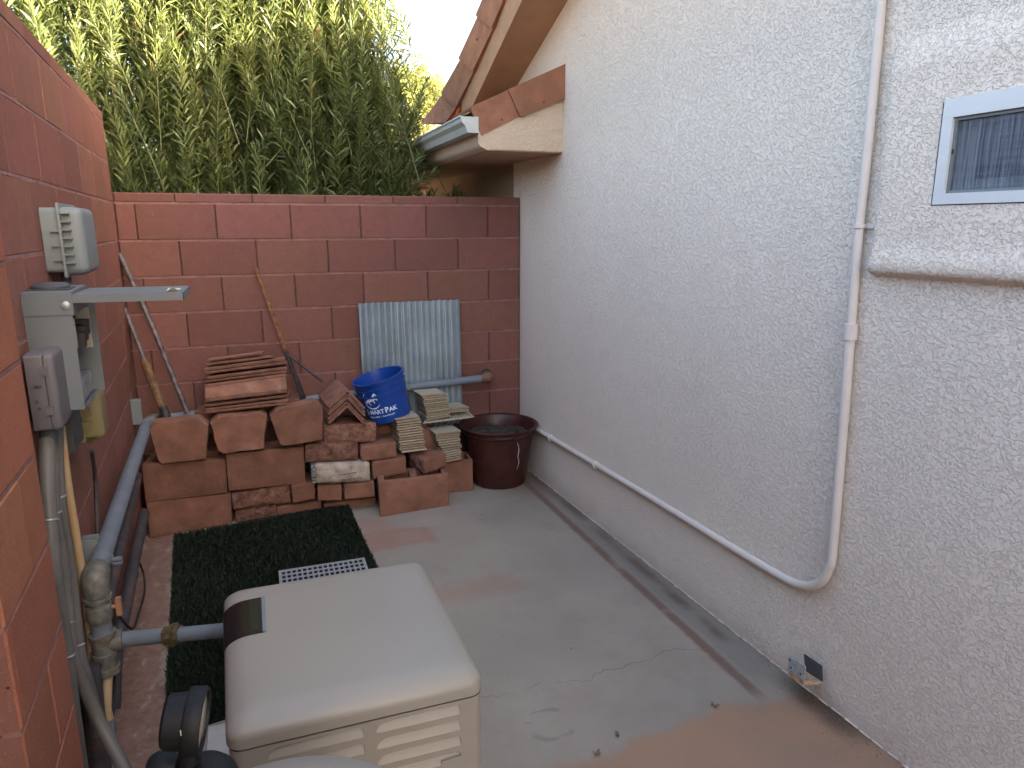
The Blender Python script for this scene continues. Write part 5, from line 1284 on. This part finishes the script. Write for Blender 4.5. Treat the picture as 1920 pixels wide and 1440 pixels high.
# strut brackets on the left wall
for (tl, br_, lab) in (((150, 1016), (168, 1085), 'short grey strut bracket behind the near end of the gas pipe'), ((244, 752), (262, 812), 'short grey strut bracket on the left wall near the far pipe elbow')):
    a = LW(tl[0], tl[1], .0); c = LW(tl[0], br_[1], .0)
    ya_ = a.y; zt_, zb_ = a.z, c.z
    b = MB(); wbox(b, ya_, ya_+.012, zb_, zt_, .0, .042); wbox(b, ya_+.012, ya_+.05, zb_, zt_, .0, .003); wbox(b, ya_, ya_+.012, zb_, zt_, .042, .046); wbox(b, ya_+.046, ya_+.05, zb_, zt_, .0031, .046)
    tag(b.build('strut_bracket', M['box_light'], None), lab, 'bracket')
pipe('upper of two dark plastic pipes low along the left wall under the gas pipe', [LW(258, 893, .04), LW(237, 977, .04), LW(209, 1091, .04), LW(200, 1140, .04), LW(198, 1210, .03), LW(200, 1290, .03)], .021, M['pvc_dark'], 'pipe', 'pipe')
pipe('lower of two dark plastic pipes close to the floor along the left wall', [LW(270, 962, .055), LW(251, 1053, .055), LW(233, 1147, .055), LW(222, 1192, .05), LW(214, 1250, .04), LW(212, 1330, .03)], .0235, M['pvc_dark'], 'pipe', 'pipe', bands=[(1.3, .01, .026, M['pvc_dark'])])
pipe('thin black cable looping loose on the ground left of the turf', [LW(195, 1100, .07), LW(213, 1138, .09), LW(236, 1171, .10), LW(250, 1178, .10), LW(258, 1157, .08), LW(271, 1110, .06), LW(269, 1076, .05), LW(259, 1050, .04)], .0045, M['cable'], 'cable', 'cable', n=6)
pipe('thin black cable hanging straight down behind the tee to the ground', [LW(200, 1100, .06), LW(209, 1138, .07), LW(211, 1190, .06), LW(216, 1256, .06), LW(213, 1317, .05), LW(208, 1400, .04)], .0045, M['cable'], 'cable', 'cable', n=6)
# white conduit on the house wall
o_ = .02
pc1 = [RW(1005, 803, o_), RW(1015, 810, o_), RW(1200, 920, o_), RW(1380, 1030, o_), RW(1470, 1083, o_), RW(1500, 1096, o_), RW(1524, 1097, o_), RW(1544, 1086, o_), RW(1556, 1062, o_), RW(1561, 1035, o_), RW(1577, 850, o_), RW(1594, 632, o_)]
wc = empty('wall_conduit', RW(1560, 900, 0), 'white painted conduit dropping down the stucco wall and bending toward the pot', 'conduit')
b = MB(); b.tube(pc1, .0155, 16, smoothpath=5); b.build('lower_pipe', M['white_cond'], wc, smooth=60)
b = MB(); b.tube([RW(1594, 634, o_), RW(1611, 425, o_), RW(1628, 270, o_), RW(1651, 20, o_), RW(1661, -90, o_)], .0138, 16, smoothpath=3); b.build('upper_pipe', M['white_cond'], wc, smooth=60)
def band(px, py, a, c, w_, rr, name):
    p0 = RW(px, py, o_); d = (RW(*c, o_)-RW(*a, o_)).normalized(); b = MB(); b.lathe(p0-d*w_/2, d, [(.012, 0), (rr, .001), (rr, w_-.001), (.012, w_)], 20)
    return b, p0, d
b, p0, d_ = band(1595, 622, (1594, 632), (1611, 425), .052, .0205, 'c'); b.build('coupling', M['white_cond'], wc, smooth=40)
for (x_, y_) in ((1611, 424),):
    b, p0, d_ = band(x_, y_, (1594, 632), (1628, 270), .014, .0185, 's'); q = RW(x_+9, y_, 0); 
    b.hexa([rw(p0.y-.012, p0.z+.007, .008), rw(p0.y-.048, p0.z+.007, .006), rw(p0.y-.048, p0.z-.007, .006), rw(p0.y-.012, p0.z-.007, .008), rw(p0.y-.012, p0.z+.007, .001), rw(p0.y-.048, p0.z+.007, .001), rw(p0.y-.048, p0.z-.007, .001), rw(p0.y-.012, p0.z-.007, .001)])
    b.build('strap', M['white_cond'], wc, smooth=40)
for (x_, y_, nx, ny) in ((1033, 821, 1050, 831), (1117, 871, 1140, 885)):
    b, p0, d_ = band(x_, y_, (x_, y_), (nx, ny), .018, .0215, 's'); b.build('strap', M['white_cond'], wc, smooth=40)

# ================================================================== POST BASE AND SMALL THINGS
pbk = empty('post_bracket', PZ(1505, 1275), 'galvanised steel bracket with raw timber stub sticking out at the foot of the stucco wall', 'bracket')
def zq(x, y, Y): return PY(x, y, Y)
Yb = -2.60
fp_ = [RW(1480, 1231, .11), RW(1510, 1249, .11), RW(1508, 1277, .11), RW(1476, 1256, .11)]
b = MB(); b.hexa(fp_+[v+Vector((.003, 0, 0)) for v in fp_]); pl = b.build('plate', M['zinc'], pbk)
for (x_, y_) in ((1483, 1252), (1501, 1264), (1481, 1237)):
    b = MB(); q = RW(x_, y_, .1105); b.tube([q, q+Vector((-.0012, 0, 0))], .004, 8); b.build('hole', M['black'], pl)
sp2 = [RW(1507, 1226, .022), RW(1541, 1249, .022), RW(1542, 1278, .022), RW(1510, 1258, .022)]
b = MB(); b.hexa(sp2+[v+Vector((.003, 0, 0)) for v in sp2]); b.build('side_plate', M['zinc_dark'], pbk)
bmq = [RW(1478, 1259, .108), RW(1506, 1276, .108), RW(1506, 1285, .108), RW(1478, 1268, .108)]
bq2 = [RW(1505, 1256, .026), RW(1540, 1278, .026), RW(1540, 1283, .026), RW(1505, 1262, .026)]
b = MB(); b.hexa([bmq[0], bmq[1], bmq[2], bmq[3], bq2[0], bq2[1], bq2[2], bq2[3]]); b.build('timber_stub', M['beam'], pbk)
# grit heaped at the foot of the wall
b = MB()
for i in range(260):
    y = -2.82+random.gauss(0, .17); x = W0+SR*y-.01-abs(random.gauss(0, .05)); s_ = random.uniform(.001, .003)
    q = Vector((x, y, F+s_*.4)); b.add([q+Vector((s_*math.cos(a), s_*math.sin(a), 0)) for a in (0, 2.1, 4.2)]+[q+Vector((0, 0, s_))], [(0, 1, 3), (1, 2, 3), (2, 0, 3)])
for i in range(420):
    y = random.uniform(-4, .0); x = W0+SR*y-.004-abs(random.gauss(0, .012)); s_ = random.uniform(.0008, .0026)
    q = Vector((x, y, F+s_*.4)); b.add([q+Vector((s_*math.cos(a), s_*math.sin(a), 0)) for a in (0, 2.1, 4.2)]+[q+Vector((0, 0, s_))], [(0, 1, 3), (1, 2, 3), (2, 0, 3)])
for i in range(700):
    y = random.uniform(-3, -.45); x = SL*y+.01+abs(random.gauss(0, .09)); s_ = random.uniform(.0008, .0026)
    q = Vector((x, y, F+s_*.4)); b.add([q+Vector((s_*math.cos(a), s_*math.sin(a), 0)) for a in (0, 2.1, 4.2)]+[q+Vector((0, 0, s_))], [(0, 1, 3), (1, 2, 3), (2, 0, 3)])
o = b.build('grit', M['dryleaf'], None); tag(o, 'dark grit and crumbs gathered along the foot of both walls', 'grit', None, 'stuff')
# ragged stucco foot
b = MB()
yy = -4.2
while yy < -.25:
    L_ = random.uniform(.015, .05); h1 = random.uniform(.004, .010); oo = random.uniform(.002, .007)
    b.hexa([rw(yy, F+h1, -.002), rw(yy+L_, F+h1, -.002), rw(yy+L_, F+.001, -.002), rw(yy, F+.001, -.002), rw(yy, F+h1*.7, oo), rw(yy+L_, F+h1*.6, oo), rw(yy+L_, F+.001, oo*.5), rw(yy, F+.001, oo*.5)]); yy += L_*random.uniform(1, 1.6)
o = b.build('stucco_foot', M['stucco'], house); o['kind'] = 'stuff'
for i, (px, py, lab) in enumerate(((1340, 1322, 'curled dry leaf on the floor toward the house wall, near the orange wash'), (1162, 1378, 'small dark dry leaf on the floor halfway to the generator'), (1118, 1412, 'spiky dry seed head lying on the floor near the bottom of the picture'), (902, 966, 'tiny dry leaf on the floor right of the two-cell block'), (1072, 1218, 'tiny pale leaf scrap in the middle of the concrete'))):
    q = PZ(px, py, F+.003); b = MB(); k = random.uniform(0, 3)
    for j in range(4 if i in (0, 2) else 2):
        a = k+j*1.3; l = random.uniform(.012, .022) if i < 3 else .008; d_ = Vector((math.cos(a), math.sin(a), 0)); s_ = Vector((-d_.y, d_.x, 0))
        b.add([q, q+d_*l*.5+s_*l*.28+Vector((0, 0, .004)), q+d_*l+Vector((0, 0, .006)), q+d_*l*.5-s_*l*.28+Vector((0, 0, .003))], [(0, 1, 2), (0, 2, 3)])
    tag(b.build('dry_leaf', M['dryleaf'], None, fix=False), lab, 'leaf', 'dry scraps on the floor')

# ================================================================== PRESSURE GAUGE AND FILTER TANK (nearest the camera)
gc = CAMP+ray(349, 1352)*.75
tank = empty('pool_filter', (gc.x+.10, gc.y-.06, F), 'beige pool filter tank with black gauge assembly at the bottom edge, closest to the camera', 'pool filter')
rd = ray(349, 1352).normalized(); gx = (rt-rd*rt.dot(rd)).normalized(); gx = (gx*.985-rd*.13+up*.03).normalized()
b = MB(); b.lathe(gc, gx, [(0, -.021), (.025, -.021), (.028, -.018), (.029, -.001), (.029, .0), (.0335, .001), (.0345, .003), (.0345, .016), (.033, .0185), (.0305, .0185), (.030, .012), (.0295, .010)], 40)
ga = b.build('gauge', M['navy'], tank, smooth=40)
b = MB(); b.lathe(gc+gx*.0115, gx, [(0, 0), (.0298, 0)], 40); b.build('dial', M['far_wall'], ga, fix=False)
b = MB(); b.lathe(gc+gx*.016, gx, [(.0, .0007), (.024, .0), (.0305, -.001)], 40); b.build('glass', M['dialglass'], ga, smooth=60)
b = MB(); b.tube([gc+gx*.013, gc+gx*.013+up*.02+fw*.008], .0008, 5); b.build('needle', M['black'], ga)
bz = gc+gx*.010+(-fw*.8+up*.1).normalized()*.0355
b = MB(); b.box((bz.x-.0005, bz.y-.0005, bz.z-.003), (bz.x+.0005, bz.y+.0005, bz.z+.003)); b.build('clip', M['label'], ga)
dwn = Vector((0, 0, -1))
b = MB(); b.tube([gc+dwn*.024, gc+dwn*.05], .011, 10); b.build('stem', M['navy'], ga, smooth=40)
hc_ = gc+Vector((.010, -.004, -.060))
b = MB(); b.lathe(hc_, (0, 0, -1), [(0, -.006), (.015, -.006), (.026, -.003), (.034, .006), (.038, .018), (.040, .06), (.040, .12)], 36); b.build('valve_head', M['navy'], tank, smooth=50)
b = MB(); b.lathe(hc_+Vector((-.034, .016, -.002)), Vector((-.7, .2, .05)), [(0, -.01), (.015, -.01), (.018, .0), (.018, .014), (.014, .02), (0, .021)], 18); b.build('air_relief', M['navy'], tank, smooth=50)
b = MB(); b.lathe(hc_, (0, 0, -1), [(.0405, .03), (.0435, .032), (.0435, .044), (.0405, .046)], 36); b.build('clamp_ring', M['galv'], tank, smooth=40)
tcn = CAMP+ray(492, 1430)*.80; tt = Vector((tcn.x+.0, tcn.y-.05, tcn.z-.004))
b = MB(); RR = .21
b.lathe((tt.x+.012, tt.y-.085, tt.z+.020), (0, 0, -1), [(0, 0), (RR*.25, .003), (RR*.5, .013), (RR*.75, .036), (RR*.92, .075), (RR, .13), (RR, tt.z-F-.1), (RR*.8, tt.z-F), (0, tt.z-F)], 64); b.build('tank', M['gen'], tank, smooth=60)
